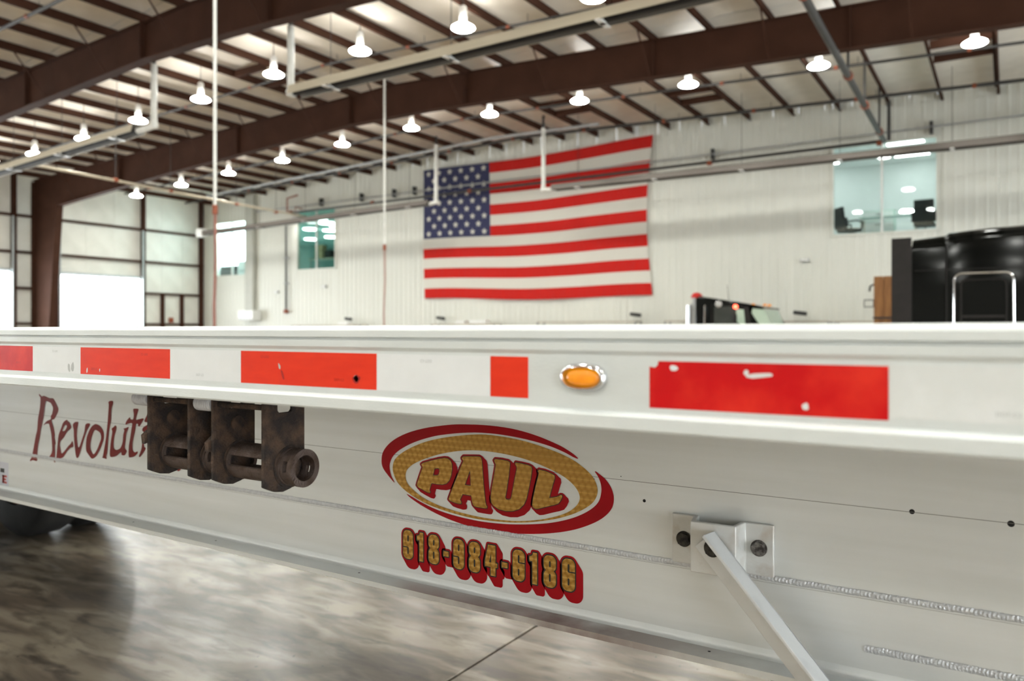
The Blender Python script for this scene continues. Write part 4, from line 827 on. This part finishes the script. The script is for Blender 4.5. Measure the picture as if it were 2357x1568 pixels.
# wooden crate behind it
t = thing('wooden_crate', (-2.85, 25.2, 0), 'orange-brown wooden crate showing just left of the black sleeper truck', 'crate')
CX0, CX1 = -3.30, -2.35
obj('core', B(CX0+.03, CX1-.03, 24.93, 25.87, 0, 2.93), M_wood, t, smooth=0)
for k in range(4):
    a = CX0+k*(CX1-CX0)/4; obj('plank', B(a+.006, a+(CX1-CX0)/4-.006, 24.88, 24.93, 0, 2.98), M_wood, t, bevel=.006, seg=1)
    b = 24.93+k*.235; obj('plank', B(CX0-.02, CX0+.03, b+.006, b+.229, 0, 2.98), M_wood, t, bevel=.006, seg=1)
obj('strap', B(CX0-.04, CX1+.02, 24.86, 25.9, 1.75, 1.80), M_dark, t, smooth=0)
obj('latch', MB().tube([(CX0-.03, 24.95, 2.30), (CX0-.28, 24.95, 2.30), (CX0-.28, 24.95, 2.10), (CX0-.03, 24.95, 2.10)], .02, 6, True), M_dark, t)
obj('hook', MB().tube([(CX0-.02, 24.95, 2.75), (CX0-.12, 24.95, 2.70), (CX0-.14, 24.95, 2.55)], .03, 6), M_dark, t)

# small black day cab truck
y0, y1 = 26.0, 28.0
t = thing('day_cab_truck', (-8.3, 27.0, 0), 'small black day cab truck parked under the right end of the flag', 'truck')
side = [(-9.08, .8), (-9.08, 2.52), (-8.95, 2.58), (-7.55, 2.34), (-7.3, 2.22), (-6.82, 1.45), (-6.7, .8)]
obj('cab', MB().prism(side, 'y', y0+.03, y1-.03), M_black, t, bevel=.05)
obj('sun_visor', MB().prism([(-7.5, 2.33), (-7.0, 2.24), (-6.72, 2.16), (-6.74, 2.12), (-7.05, 2.17), (-7.5, 2.25)], 'y', y0+.02, y1-.02), M_black, t, smooth=0)
obj('side_window', MB().prism([(-8.42, 1.5), (-8.42, 2.22), (-7.72, 2.22), (-7.50, 2.12), (-7.50, 1.5)], 'y', y0+.015, y0+.04), mat('dark_cab_window', (.03, .035, .03), .08, base2=(.04, .045, .04), scale=3), t, smooth=0)
obj('vent_window', MB().prism([(-7.66, 1.72), (-7.66, 2.12), (-7.40, 2.10), (-7.36, 1.55), (-7.5, 1.55)], 'y', y0+.005, y0+.045), mat('pale_green_cab_window', (.50, .62, .50), .15, base2=(.46, .58, .47), scale=3), t, smooth=0)
obj('windshield', MB().prism([(-7.24, 1.5), (-7.14, 2.14), (-6.76, 2.10), (-6.52, 1.5)], 'y', y0+.06, y1-.06), bpy.data.materials['pale_green_cab_window'], t, smooth=0)
obj('pillar', MB().prism([(-7.34, 1.45), (-7.42, 2.2), (-7.26, 2.2), (-7.14, 1.45)], 'y', y0+.0, y0+.05), M_charc, t, smooth=0)
obj('hood', MB().prism([(-6.75, .8), (-6.75, 1.50), (-6.3, 1.58), (-5.3, 1.45), (-5.2, .8)], 'y', y0+.15, y1-.15), M_black, t, bevel=.06)
obj('door_line', MB().tube([(-8.5, y0+.02, .9), (-8.5, y0+.02, 2.28), (-7.7, y0+.02, 2.28), (-7.42, y0+.02, 2.18)], .018, 6), M_charc, t)
obj('mirror', MB().box(-7.72, -7.60, y0-.22, y0-.10, 1.5, 1.95), M_charc, t, bevel=.03)
obj('grab_handle', MB().tube([(-8.72, y0, 1.5), (-8.72, y0-.05, 1.6), (-8.72, y0-.05, 2.2), (-8.72, y0, 2.25)], .03, 7), M_chrome, t)
for x in (-9.4, -9.28): obj('exhaust_stack', MB().cyl((x, y0+.25+(x+9.4)*4, .9), (x, y0+.25+(x+9.4)*4, 2.28), .07, n=12), M_chrome, t)
obj('tool_box', B(-9.36, -9.1, y0+.3, y1-.3, 1.3, 2.34), M_grey, t, bevel=.02)
obj('beacon_base', MB().cyl((-9.18, y0+.5, 2.34), (-9.18, y0+.5, 2.55), .15, n=14), M_grey, t)
obj('beacon', MB().lathe([(.20, 0), (.20, .08), (.12, .17), (0, .19)], (-9.18, y0+.5, 2.54), n=18), M_red, t)
obj('side_lamp', MB().lathe([(0, -.03), (.07, -.03), (.07, .02), (0, .03)], (-7.68, y0+.0, 2.20), 'y', 12), M_redlamp, t)
obj('work_lamp', MB().lathe([(0, -.05), (.12, -.04), (.12, .02)], (-8.25, y0+.03, 2.30), 'y', 14), M_chrome, t)
for x, y in ((-7.15, y0+.2), (-6.9, y0+.7), (-6.9, y0+1.3)): obj('roof_marker', MB().lathe([(.07, 0), (.06, .05), (0, .07)], (x, y, 2.24), n=10), M_amber, t)
obj('antenna', MB().cyl((-8.0, y0+.3, 2.4), (-8.05, y0+.3, 2.95), .008, n=5), M_dark, t)
obj('frame_rail', MB().box(-11.5, -5.2, 26.5, 26.6, .65, .9).box(-11.5, -5.2, 27.4, 27.5, .65, .9), M_dark, t, smooth=0)
for x in (-10.9, -9.8, -6.0):
    for y, s in ((26.2, -1), (27.8, 1)): wheel(t, x, y, .5, .4 if x < -9 else .28, s)

# ================================================================== FLATBED TRAILER
YR, YW = .80, 1.45
XA, XE = -9.6, 1.9
TR = thing('flatbed_trailer', (-3.8, 2.1, 0), 'white aluminium flatbed trailer with red and white reflective tape filling the foreground', 'trailer')
def extrude_x(prof, x0, x1): return MB().prism(prof, 'x', x0, x1)
def railprof(s=1, yc=YR):
    P = [(.010, 1.3065), (.002, 1.3075), (.0, 1.3100), (.0, 1.3235), (.0015, 1.3265), (.0065, 1.3290), (.0065, 1.3915), (.0025, 1.3965), (.0025, 1.4060),
         (.0060, 1.4072), (.0060, 1.4090), (.0005, 1.4105), (.0005, 1.4195), (.0035, 1.4245), (.010, 1.4262), (.085, 1.4262), (.085, 1.415), (.022, 1.412), (.022, 1.33), (.060, 1.325), (.060, 1.3065)]
    return [(yc+s*a, b) for a, b in P]
obj('side_rail', extrude_x(railprof(), XA, XE), M_rail, TR, smooth=25)
obj('side_rail', extrude_x(railprof(-1, YR+2.59), XA, XE), M_rail, TR, smooth=25)
yd = YR+.086
nb = 9; wd_ = (2.59-.172)/nb
for k in range(nb):
    a = yd+k*wd_
    mb = MB().box(XA+.02, XE-.02, a+.003, a+wd_-.003, 1.395, 1.418)
    obj('deck_plank', mb, M_deck, TR, bevel=.003, seg=1)
for x in np.arange(XA+.2, XE, .6): obj('crossmember', MB().box(x-.03, x+.03, YR+.07, YR+2.52, 1.31, 1.3945), M_deck, TR, smooth=0)
# main beams (web, flanges)
for k, y in enumerate((YW, YW+1.05)):
    web = obj('main_beam', MB().box(XA, XE, y, y+.012, .822, 1.306), M_alu, TR, smooth=0, label='brushed aluminium beam carrying the lettering' if k == 0 else None)
    if k == 0: WEB = web
    s = -1 if k == 0 else 1
    pr = [(y-.058, .8100), (y+.070, .8100), (y+.070, .8222), (y+.012, .8222), (y, .8235), (y-.004, .8225), (y-.058, .8222)]
    obj('beam_flange', extrude_x(pr, XA, XE), M_flange, TR, smooth=20)
    obj('top_flange', MB().box(XA, XE, y-.05, y+.06, 1.296, 1.309), M_alu, TR, smooth=0)
obj('web_fillet', MB().prism([(YW, .8222), (YW, .840), (YW-.0012, .832), (YW-.0032, .8265), (YW-.008, .8222)], 'x', XA, XE), M_alu, TR, smooth=60)
# seam and weld beads on the web
obj('seam', B(XA, XE, YW-.0004, YW, 1.1177, 1.1185), M_seam, WEB, smooth=0)
def weld(x0, x1, zc, h, d, pitch, name='weld_bead'):
    mb = MB(); xs = np.arange(x0, x1, pitch); rng = random.Random(3); nn = 7
    for i, x in enumerate(xs):
        for q in range(2):
            sc = (1.0, .62)[q]; e = rng.uniform(-.0006, .0006)
            for j in range(nn):
                a = math.pi*j/(nn-1); mb.v.append((x+q*pitch*.55-.0035*math.sin(a), YW-.0003-d*sc*math.sin(a), zc+e-h*.5*math.cos(a)))
    k = len(mb.v)//nn
    for i in range(k-1):
        for j in range(nn-1): a = i*nn+j; mb.f.append((a, a+1, a+nn+1, a+nn))
    obj(name, mb, M_weld, WEB, smooth=30)
weld(-4.5, XE, .9700, .0115, .0034, .0062)
weld(-.205, XE, .8770, .013, .0032, .0056)
obj('weld_edge', B(XA, XE, YW-.0008, YW, .9608, .9618), M_scuff, WEB, smooth=0)
for x, z, r in ((-.6096, 1.0816, .0032), (-.1352, 1.119, .0042), (.0032, 1.1172, .005), (-1.05, 1.055, .0015), (-.72, 1.1135, .0012), (-.66, 1.125, .001)):
    obj('hole_disc', MB().cyl((x, YW-.0003, z), (x, YW+.001, z), r, n=14), M_hole, WEB, smooth=0)  # flat dark discs painted for the shade inside drilled holes
for x in (-.47, -.30, -1.35, -1.9, -2.3): obj('flange_hole_disc', MB().cyl((x, YW-.025, .8217), (x, YW-.025, .8224), .003, n=10), M_hole, TR, smooth=0)  # dark discs again, shade of the flange holes put into colour

# reflective tape
TZ0, TZ1 = 1.3378, 1.3877; ty = YR+.0065
TAPES = [(-2.10, -1.925, M_tapeW), (-1.925, -1.6445, M_tapeR2), (-1.6445, -1.4706, M_tapeW), (-1.4706, -1.1952, M_tapeR), (-1.1952, -1.0138, M_tapeW), (-1.0138, -.7312, M_tapeR), (-.7312, -.5436, M_tapeW), (-.5436, -.4883, M_tapeR), (-.0940, .090, M_tapeG)]
TAPE = []
for a, b, m in TAPES:
    red = m in (M_tapeR, M_tapeR2)
    TAPE.append(obj('reflective_tape', B(a+.0003, b-.0003, ty-.0005, ty+.0002, TZ0, TZ1), m, TR, smooth=0, label='red strip of reflective tape' if red else 'white strip of reflective tape'))
zt, zb = 1.3862, 1.3348
pr = [(-.3328, zb), (-.0948, zb+.0006), (-.0948, zt), (-.3225, zt), (-.3230, zt-.004), (-.3260, zt-.0072), (-.3300, zt-.0068), (-.3328, zt-.0062)]
TAPE.append(obj('reflective_tape', MB().prism(pr, 'y', ty-.0005, ty+.0002), M_tapeR2, TR, smooth=0, label='long deep red strip of reflective tape with a torn corner'))
def chip(par, x, z, rx, rz, m, ang=0., name='chip'):
    rng = random.Random(int(abs(x)*1e4)); mb = MB(); mb.v.append((x, ty-.0008, z)); n = 9
    for k in range(n):
        a = 2*math.pi*k/n; q = rng.uniform(.75, 1.15); p, s = rx*q*math.cos(a), rz*q*math.sin(a)
        mb.v.append((x+p*math.cos(ang)-s*math.sin(ang), ty-.0008, z+p*math.sin(ang)+s*math.cos(ang)))
    mb.f += [(0, 1+k, 1+(k+1) % n) for k in range(n)]
    obj(name, mb, m, par, smooth=0)
chip(TAPE[3], -1.448, 1.3445, .0028, .0055, M_tapeW, -.2); chip(TAPE[3], -1.406, 1.3465, .0015, .003, M_tapeW)
chip(TAPE[5], -.9255, 1.3655, .0022, .0062, M_scuff, .35); chip(TAPE[5], -.9185, 1.3520, .0024, .0085, M_printR, .35, 'tear')
chip(TAPE[5], -.7683, 1.3520, .0072, .0068, M_printR, .3, 'tear'); chip(TAPE[5], -.7690, 1.3520, .0055, .0050, M_tapeW)
chip(TAPE[9], -.3050, 1.3790, .0055, .0032, M_tapeW); chip(TAPE[9], -.2130, 1.3740, .0150, .0028, M_tapeG, .1, 'scuff'); chip(TAPE[9], -.2270, 1.3760, .003, .003, M_tapeG, 0, 'scuff'); chip(TAPE[9], -.1690, 1.3450, .0036, .0036, M_tapeG, 0, 'scuff')
chip(TAPE[2], -1.497, 1.3495, .0052, .0105, M_print, -.1, 'scuff'); chip(TAPE[2], -1.510, 1.3485, .004, .0085, M_print, .1, 'scuff')
def printed(par, x, z, m, flip=False):
    c = bpy.data.curves.new('lettering', 'FONT'); c.body = 'DOT-C2'; c.size = .0052; c.align_x = 'CENTER'; c.align_y = 'CENTER'; c.materials.append(m)
    f_ = bpy.data.objects.new('lettering', c); COL.objects.link(f_); bpy.context.view_layer.update()
    me = bpy.data.meshes.new_from_object(f_.evaluated_get(bpy.context.evaluated_depsgraph_get())); bpy.data.objects.remove(f_)
    o = bpy.data.objects.new('lettering', me); COL.objects.link(o); o.parent = par
    o.location = Vector((x, ty-.0009, z)) - WPOS[par.name]; o.rotation_euler = (R(90), R(180) if flip else 0, 0)
for i, x, z, m, fl_ in ((1, -1.70, 1.3540, M_printR, 0), (2, -1.560, 1.3795, M_print, 1), (3, -1.424, 1.3480, M_printR, 0), (3, -1.268, 1.3780, M_printR, 1), (4, -1.115, 1.3465, M_print, 0), (5, -.958, 1.3795, M_printR, 1), (5, -.802, 1.3490, M_printR, 0), (6, -.645, 1.3795, M_print, 1), (8, .000, 1.3460, M_print, 0)):
    printed(TAPE[i], x, z, m, fl_)
for x in np.arange(-1.64, -1.50, .0042): pass

# marker light
mx, mz = -.4136, 1.3655
def oval(rx, rz, k=.0):
    return [(rx*(abs(math.cos(a))**.8)*math.copysign(1, math.cos(a)), rz*(abs(math.sin(a))**.85)*math.copysign(1, math.sin(a))) for a in [2*math.pi*i/40 for i in range(40)]]
def ovalloft(secs):
    mb = MB()
    for rx, rz, y in secs: mb.v += [(mx+a, YR+.0065-y, mz+b) for a, b in oval(rx, rz)]
    for s in range(len(secs)-1): mb.f += [(s*40+i, s*40+(i+1) % 40, (s+1)*40+(i+1) % 40, (s+1)*40+i) for i in range(40)]
    return mb
ml = obj('marker_light', ovalloft([(.0295, .0165, -.001), (.0295, .0165, .003), (.0275, .0148, .0075), (.0245, .0122, .0085), (.0225, .0105, .0050), (.0220, .0102, .0010)]), M_chrome, TR, smooth=60, label='oval chrome bezelled side marker light')
mb = ovalloft([(.0222, .0104, .0012), (.0205, .0098, .0050), (.0150, .0072, .0072), (.006, .003, .0078)]); mb.f.append(tuple(range(120, 160)))
obj('amber_lens', mb, M_amber, ml, smooth=60, label='glowing amber lens')

# brace bracket bolted to the web and the angle bar strut
Z0b, Z1b = .973, 1.0674
hat = [(-.549, YW-.0005), (-.549, YW-.008), (-.505, YW-.008), (-.497, YW-.052), (-.4125, YW-.052), (-.408, YW-.008), (-.357, YW-.008), (-.357, YW-.0005), (-.416, YW-.0005), (-.4205, YW-.044), (-.489, YW-.044), (-.497, YW-.0005)]
BK = obj('brace_bracket', MB().prism(hat, 'z', Z0b, Z1b), M_bracket, TR, smooth=30, bevel=.002, label='cast aluminium hat shaped bracket bolted to the beam')
def bolt(x, y, z, r, m, par, h=.009):
    w = obj('washer', MB().cyl((x, y, z), (x, y-.0022, z), r, n=24), m, par)
    obj('bolt_head', MB().cyl((x, y-.002, z), (x, y-h, z), r*.90, r*.84, n=6), m, par)
bolt(-.5247, YW-.008, 1.0202, .0150, M_boltdark, BK); bolt(-.3833, YW-.008, 1.0234, .0150, M_bolt, BK)
p0, p1 = Vector((-.4513, YW-.052, 1.0552)), Vector((-.2472, YW-.080, .842))
d = (p1-p0).normalized(); p2 = p0+d*.50
u = Vector((-.7071, 0, -.7071)); u = (u-d*u.dot(d)).normalized(); nrm = d.cross(u).normalized()
if nrm.y > 0: nrm = -nrm
def slab_(a, b, e1, w, e2, h): 
    vs = [a, a+e1*w, a+e1*w+e2*h, a+e2*h]; vs += [v+(b-a) for v in vs]
    return MB().add(vs, [(0,3,2,1),(4,5,6,7),(0,1,5,4),(1,2,6,5),(2,3,7,6),(3,0,4,7)])
ST = obj('brace_strut', slab_(p0+nrm*.0005, p2+nrm*.0005, u, .047, nrm, .006), M_strut, TR, bevel=.0012, label='worn white angle bar strut running down from the bracket')
obj('angle_leg', slab_(p0+nrm*.0005, p2+nrm*.0005, u, .006, nrm, .050), M_strut, ST, bevel=.0015)
bc = p0+d*.022+u*.0215+nrm*.0065
obj('bolt_head', MB().cyl(bc, bc+nrm*.009, .0145, .0135, n=6), M_boltdark, ST); obj('washer', MB().cyl(bc, bc+nrm*.002, .0158, n=24), M_boltdark, ST)
# landing gear leg the strut runs to (below the frame)
obj('landing_leg', MB().box(-.22, -.08, YW-.16, YW-.02, .35, .808).box(-.20, -.10, YW-.14, YW-.04, .08, .36).box(-.26, -.04, YW-.2, YW+.02, .05, .09), M_dark, TR, bevel=.006)
obj('landing_foot', B(-.30, .0, YW-.24, YW+.06, 0, .05), M_dark, TR, bevel=.01)

# axles, suspension, far and near dual wheels
for x in (-5.75, -7.0):
    obj('axle', MB().cyl((x, YR+.15, .50), (x, YR+2.44, .50), .065, n=14), M_dark, TR)
    for y, s in ((YR+.22, -1), (YR+.56, 1), (YR+2.03, -1), (YR+2.37, 1)): wheel(TR, x, y, .51, .29, s)
    obj('brake_drum', MB().cyl((x, YR+1.78, .5), (x, YR+1.90, .5), .21, n=24), M_rim, TR)
for x in (-6.37,): obj('suspension_hanger', MB().box(x-.12, x+.12, YW+.25, YW+.75, .55, .82).box(x-.10, x+.10, YW+.95, YW+1.15, .45, .82), M_dark, TR, bevel=.01)
obj('air_tank', MB().lathe([(0, -.45), (.12, -.43), (.16, -.36), (.16, .36), (.12, .43), (0, .45)], (-6.5, YW+.55, .66), 'x', 20), M_dark, TR)
for y in (YR+1.95, YR+.35): obj('mud_flap', B(-7.75, -7.73, y-.02, y+.62, .12, .95), M_rubber, TR, smooth=0)

# ------------------------------------------------------------------ lettering on the web
def decal(parent, name, fld, d, layer, m): return obj(name, fld.mesh(d, YW-.00035*layer-.0004), m, parent, smooth=0, fixn=False)
def bounds(polys, pad):
    a = np.array([p for q in polys for p in q]); return a[:, 0].min()-pad, a[:, 0].max()+pad, a[:, 1].min()-pad, a[:, 1].max()+pad
LG = thing('company_logo', (-.98, YW, 1.05), None, None); LG.parent = TR; LG.location = Vector((-.98, YW, 1.05))-WPOS[TR.name]
LG['label'] = 'oval red and gold company emblem reading PAUL'
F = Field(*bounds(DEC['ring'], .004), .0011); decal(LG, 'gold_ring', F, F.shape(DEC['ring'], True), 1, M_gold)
for k in ('sw1', 'sw2'): F = Field(*bounds(DEC[k], .004), .0010); decal(LG, 'red_swoosh', F, F.shape(DEC[k], True), 1, M_redvinyl)
for ch in 'PAUL':
    F = Field(*bounds(DEC[ch], .022), .0007); dd = F.shape(DEC[ch])
    k = dd-.0004
    decal(LG, 'letter_shadow', F, F.sweep(dd, .0105, -.0080, .0046), 2, M_redvinyl)
    decal(LG, 'letter_outline', F, dd-.0016, 3, M_blackvinyl)
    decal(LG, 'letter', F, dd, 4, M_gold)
# telephone number
PN = thing('phone_number', (-1.0, YW, .90), None, None); PN.parent = TR; PN.location = Vector((-1.0, YW, .90))-WPOS[TR.name]
PN['label'] = 'gold telephone number 918-984-6186 with red drop shadow'
DZ0, DZ1 = .8724, .9402
def rbox(F, x0, x1, z0, z1, r):
    qx = np.abs(F.X-(x0+x1)/2)-(x1-x0)/2+r; qz = np.abs(F.Z-(z0+z1)/2)-(z1-z0)/2+r
    return np.sqrt(np.maximum(qx, 0)**2+np.maximum(qz, 0)**2)+np.minimum(np.maximum(qx, qz), 0)-r
def digit(F, ch, a, b):
    w = b-a; H_ = DZ1-DZ0; X = lambda u: a+u*w; Z = lambda v: DZ0+v*H_
    sub = lambda d, *cs: np.maximum.reduce([d]+[-c for c in cs])
    if ch == '8':
        d = np.minimum(rbox(F, a, b, Z(.50), Z(1), .4*w), rbox(F, a, b, Z(0), Z(.55), .4*w))
        return sub(d, rbox(F, X(.43), X(.57), Z(.63), Z(.83), .003), rbox(F, X(.43), X(.57), Z(.17), Z(.43), .003))
    if ch in '96':
        f = (lambda u0, u1, v0, v1, r: rbox(F, X(u0), X(u1), Z(v0), Z(v1), r)) if ch == '9' else (lambda u0, u1, v0, v1, r: rbox(F, X(1-u1), X(1-u0), Z(1-v1), Z(1-v0), r))
        d = f(0, 1, 0, 1, .4*w)
        d = sub(d, f(.43, .57, .60, .83, .003), f(.43, .57, .16, .42, .003), f(-.2, .5, .385, .425, .0008))
        return d
    if ch == '1': return sdf_poly([(X(.38), Z(0)), (X(1), Z(0)), (X(1), Z(1)), (X(.47), Z(1)), (X(.40), Z(.93)), (X(.25), Z(.885)), (X(0), Z(.875)), (X(0), Z(.72)), (X(.38), Z(.72))], F.X, F.Z)
    if ch == '4':
        o = sdf_poly([(X(.46), Z(0)), (X(.85), Z(0)), (X(.85), Z(.28)), (X(1), Z(.28)), (X(1), Z(.43)), (X(.85), Z(.43)), (X(.85), Z(1)), (X(.25), Z(1)), (X(0), Z(.45)), (X(0), Z(.28)), (X(.46), Z(.28))], F.X, F.Z)
        return np.maximum(o, -sdf_poly([(X(.34), Z(.43)), (X(.50), Z(.43)), (X(.50), Z(.76))], F.X, F.Z))
    return rbox(F, a, b, Z(.34), Z(.51), .0004)
for ch, a, b in DEC['dig']:
    F = Field(a-.012, b+.026, DZ0-.034, DZ1+.012, .0006); dd = digit(F, ch, a+.0006, b-.0002)
    decal(PN, 'digit_shadow', F, F.sweep(dd, .0125, -.0165, .0062), 1, M_redvinyl)
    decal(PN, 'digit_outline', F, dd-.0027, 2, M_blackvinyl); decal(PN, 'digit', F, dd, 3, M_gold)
# hand drawn word
WR = thing('painted_word', (-2.3, YW, 1.1), None, None); WR.parent = TR; WR.location = Vector((-2.3, YW, 1.1))-WPOS[TR.name]
WR['label'] = 'dark red hand drawn word Revolution, half hidden by the winches'
for k, polys in DEC['rev'].items():
    F = Field(*bounds(polys, .004), .0011); decal(WR, 'letter', F, F.shape(polys, True), 1, M_darkred)
# sticker at the left edge
SX = -1.905
sx1 = -3.131; 
ST2 = obj('sticker', B(sx1-.20, sx1, YW-.0009, YW-.0003, .840, .927), M_sticker, TR, smooth=0, label='white sticker at the left edge with red lettering')
obj('lettering', MB().box(sx1-.045, sx1-.030, YW-.0013, YW-.0008, .849, .879).box(sx1-.045, sx1-.012, YW-.0013, YW-.0008, .849, .856).box(sx1-.045, sx1-.017, YW-.0013, YW-.0008, .861, .867).box(sx1-.045, sx1-.012, YW-.0013, YW-.0008, .872, .879), M_red, ST2, smooth=0)
obj('lettering', MB().box(sx1-.06, sx1-.030, YW-.0013, YW-.0008, .888, .903), M_dark, ST2, smooth=0)

# ------------------------------------------------------------------ strap winches under the rail
def winch(xa, xb, label, stub):
    t = thing('strap_winch', ((xa+xb)/2, .92, 1.15), label, 'winch', 'strap winches under the rail')
    Ya, Yb = .878, .968; zc = 1.185; yc = .935
    def side(x0, x1, zt):
        pr = [(Ya, 1.157), (Ya, zt), (Ya+.030, zt), (Ya+.030, 1.283), (Ya+.034, 1.279), (Ya+.058, 1.279), (Ya+.062, 1.283), (Ya+.062, zt), (Yb, zt), (Yb, 1.180)]
        pr += [(Yb-.006, 1.168), (Yb-.016, 1.157), (Yb-.030, 1.147), (Yb-.048, 1.1432), (Yb-.066, 1.146), (Yb-.080, 1.152)]
        return MB().prism(pr, 'x', x0, x1)
    for x, m in ((xa, M_rust), (xb, M_rust)):
        pl = obj('side_plate', side(x-.0035, x+.0035, 1.305), m, t, smooth=30, bevel=.001, seg=1)
        obj('collar', MB().ring((x+.0035, yc, zc), 'x', .0365, .0325, -.001, .0022, 32), M_rust, pl)
    obj('top_plate', B(xa, xb, Ya+.06, Yb, 1.295, 1.303), M_rust, t, smooth=0)
    obj('rear_bolt', MB().lathe([(0, -.002), (.0135, -.002), (.0135, .003), (0, .004)], (xa+.004, Ya+.050, 1.252), 'x', 20), M_rust, t)
    # slotted spool: tube with two facing slots
    r, ri, n = .0325, .026, 28
    mb = MB(); sl0, sl1 = xa+.010, xb-.006
    def tubepart(x0, x1, a0, a1, closed):
        k = max(3, int((a1-a0)/R(12))); vs = []
        for i in range(k+1):
            a = a0+(a1-a0)*i/k
            for rr, x in ((r, x0), (r, x1), (ri, x1), (ri, x0)): vs.append((x, yc+rr*math.cos(a), zc+rr*math.sin(a)))
        fs = []
        for i in range(k):
            for q in range(4): fs.append((i*4+q, i*4+(q+1) % 4, i*4+4+(q+1) % 4, i*4+4+q))
        if not closed: fs += [(0, 1, 2, 3), (k*4, k*4+3, k*4+2, k*4+1)]
        mb.add(vs, fs)
    aS = R(150); hw = R(17)          # slot centre directions: toward the viewer (-Y) and opposite
    for x0, x1 in ((xa-.012, sl0), (sl1, xb+.010)): tubepart(x0, x1, 0, 2*math.pi, True)
    c1, c2 = R(172), R(352)
    tubepart(sl0, sl1, c1+hw, c2-hw, False); tubepart(sl0, sl1, c2+hw, c1-hw+2*math.pi, False)
    obj('spool', mb, M_rust2, t, smooth=40)
    # ratchet cap end with bar holes
    e0, e1 = xb+.008, xb+.037
    mb = MB(); k = 40; m2 = 6
    def P(i, j, rr):
        a = 2*math.pi*i/k; return (e0+(e1-e0)*j/m2, yc+rr*math.cos(a), zc+rr*math.sin(a))
    R1, R2 = .0305, .0228
    for rr in (R1, R2):
        for j in range(m2+1):
            for i in range(k): mb.v.append(P(i, j, rr))
    nI = (m2+1)*k
    def hole(i, j): return j in (2, 3) and any(abs((i+.5)*360/k-c) < 19 for c in (172, 352, 82, 262))
    for j in range(m2):
        for i in range(k):
            if hole(i, j): continue
            i2 = (i+1) % k
            mb.f.append((j*k+i, j*k+i2, (j+1)*k+i2, (j+1)*k+i)); mb.f.append((nI+j*k+i, nI+(j+1)*k+i, nI+(j+1)*k+i2, nI+j*k+i2))
            for (ni, nj, ea, eb) in ((i, j-1, (j, i), (j, i2)), (i, j+1, (j+1, i), (j+1, i2)), ((i-1) % k, j, (j, i), (j+1, i)), ((i+1) % k, j, (j, i2), (j+1, i2))):
                if nj < 0 or nj >= m2 or hole(ni, nj):
                    A, Bq = ea[0]*k+ea[1], eb[0]*k+eb[1]; mb.f.append((A, Bq, nI+Bq, nI+A))
    cap = obj('spool_end', mb, M_rust2, t, smooth=40)
    obj('end_ring', MB().ring((e1-.006, yc, zc), 'x', .0325, .0220, 0, .009, 36), M_rust2, cap)
    # ratchet wheel and pawl behind the left plate
    mb = MB(); nt_ = 12; pts = []
    for i in range(nt_*2):
        a = math.pi*i/nt_; rr = .034 if i % 2 == 0 else .028; pts.append((yc+rr*math.cos(a), zc+rr*math.sin(a)))
    obj('ratchet_wheel', MB().prism(pts, 'x', xa-.011, xa-.0045), M_rust, t, smooth=0)
    obj('pawl', MB().prism([(Ya-.006, 1.222), (Ya+.012, 1.236), (Ya+.02, 1.226), (Ya+.006, 1.208), (Ya-.004, 1.205)], 'x', xa-.014, xa-.004), M_rust, t, bevel=.001)
    obj('wrapped_pin', MB().lathe([(0, -.026), (.010, -.026), (.0135, -.022), (.0138, .018), (.012, .022), (0, .022)], (xa-.030, Ya+.012, 1.2890), 'x', 18), M_wrap, t, label='white wrapped pin')
    obj('pin', MB().cyl((xa-.012, Ya+.012, 1.2890), (xb-.01, Ya+.012, 1.2890), .005, n=8), M_rust, t)
winch(-1.370, -1.248, 'rusty strap winch hanging under the rail, further one over the painted word', False)
winch(-1.181, -1.050, 'rusty strap winch hanging under the rail, nearer one with the open spool end', True)

# ------------------------------------------------------------------ floor litter
rng = random.Random(5)
for x, y, r, lb in ((-1.30, 2.80, .022, 'larger dark oil spot on the concrete at the bottom edge'), (-1.02, 3.02, .012, 'small dark oil spot on the concrete right of the floor joint')):
    mb = MB(); mb.v.append((x, y, .0012))
    for k in range(16): a = 2*math.pi*k/16; q = r*rng.uniform(.9, 1.1); mb.v.append((x+q*math.cos(a), y+q*math.sin(a), .0012))
    mb.f += [(0, 1+k, 1+(k+1) % 16) for k in range(16)]
    tag(obj('oil_spot', mb, M_hole, smooth=0), lb, 'stain')
tag(obj('paper_scrap', MB().add([(-1.205, 3.27, .003), (-1.16, 3.262, .006), (-1.155, 3.29, .003), (-1.20, 3.30, .008), (-1.18, 3.28, .010)], [(0, 1, 4), (1, 2, 4), (2, 3, 4), (3, 0, 4)]), M_card, smooth=0), 'small brown paper scrap on the concrete just below the beam flange', 'scrap')
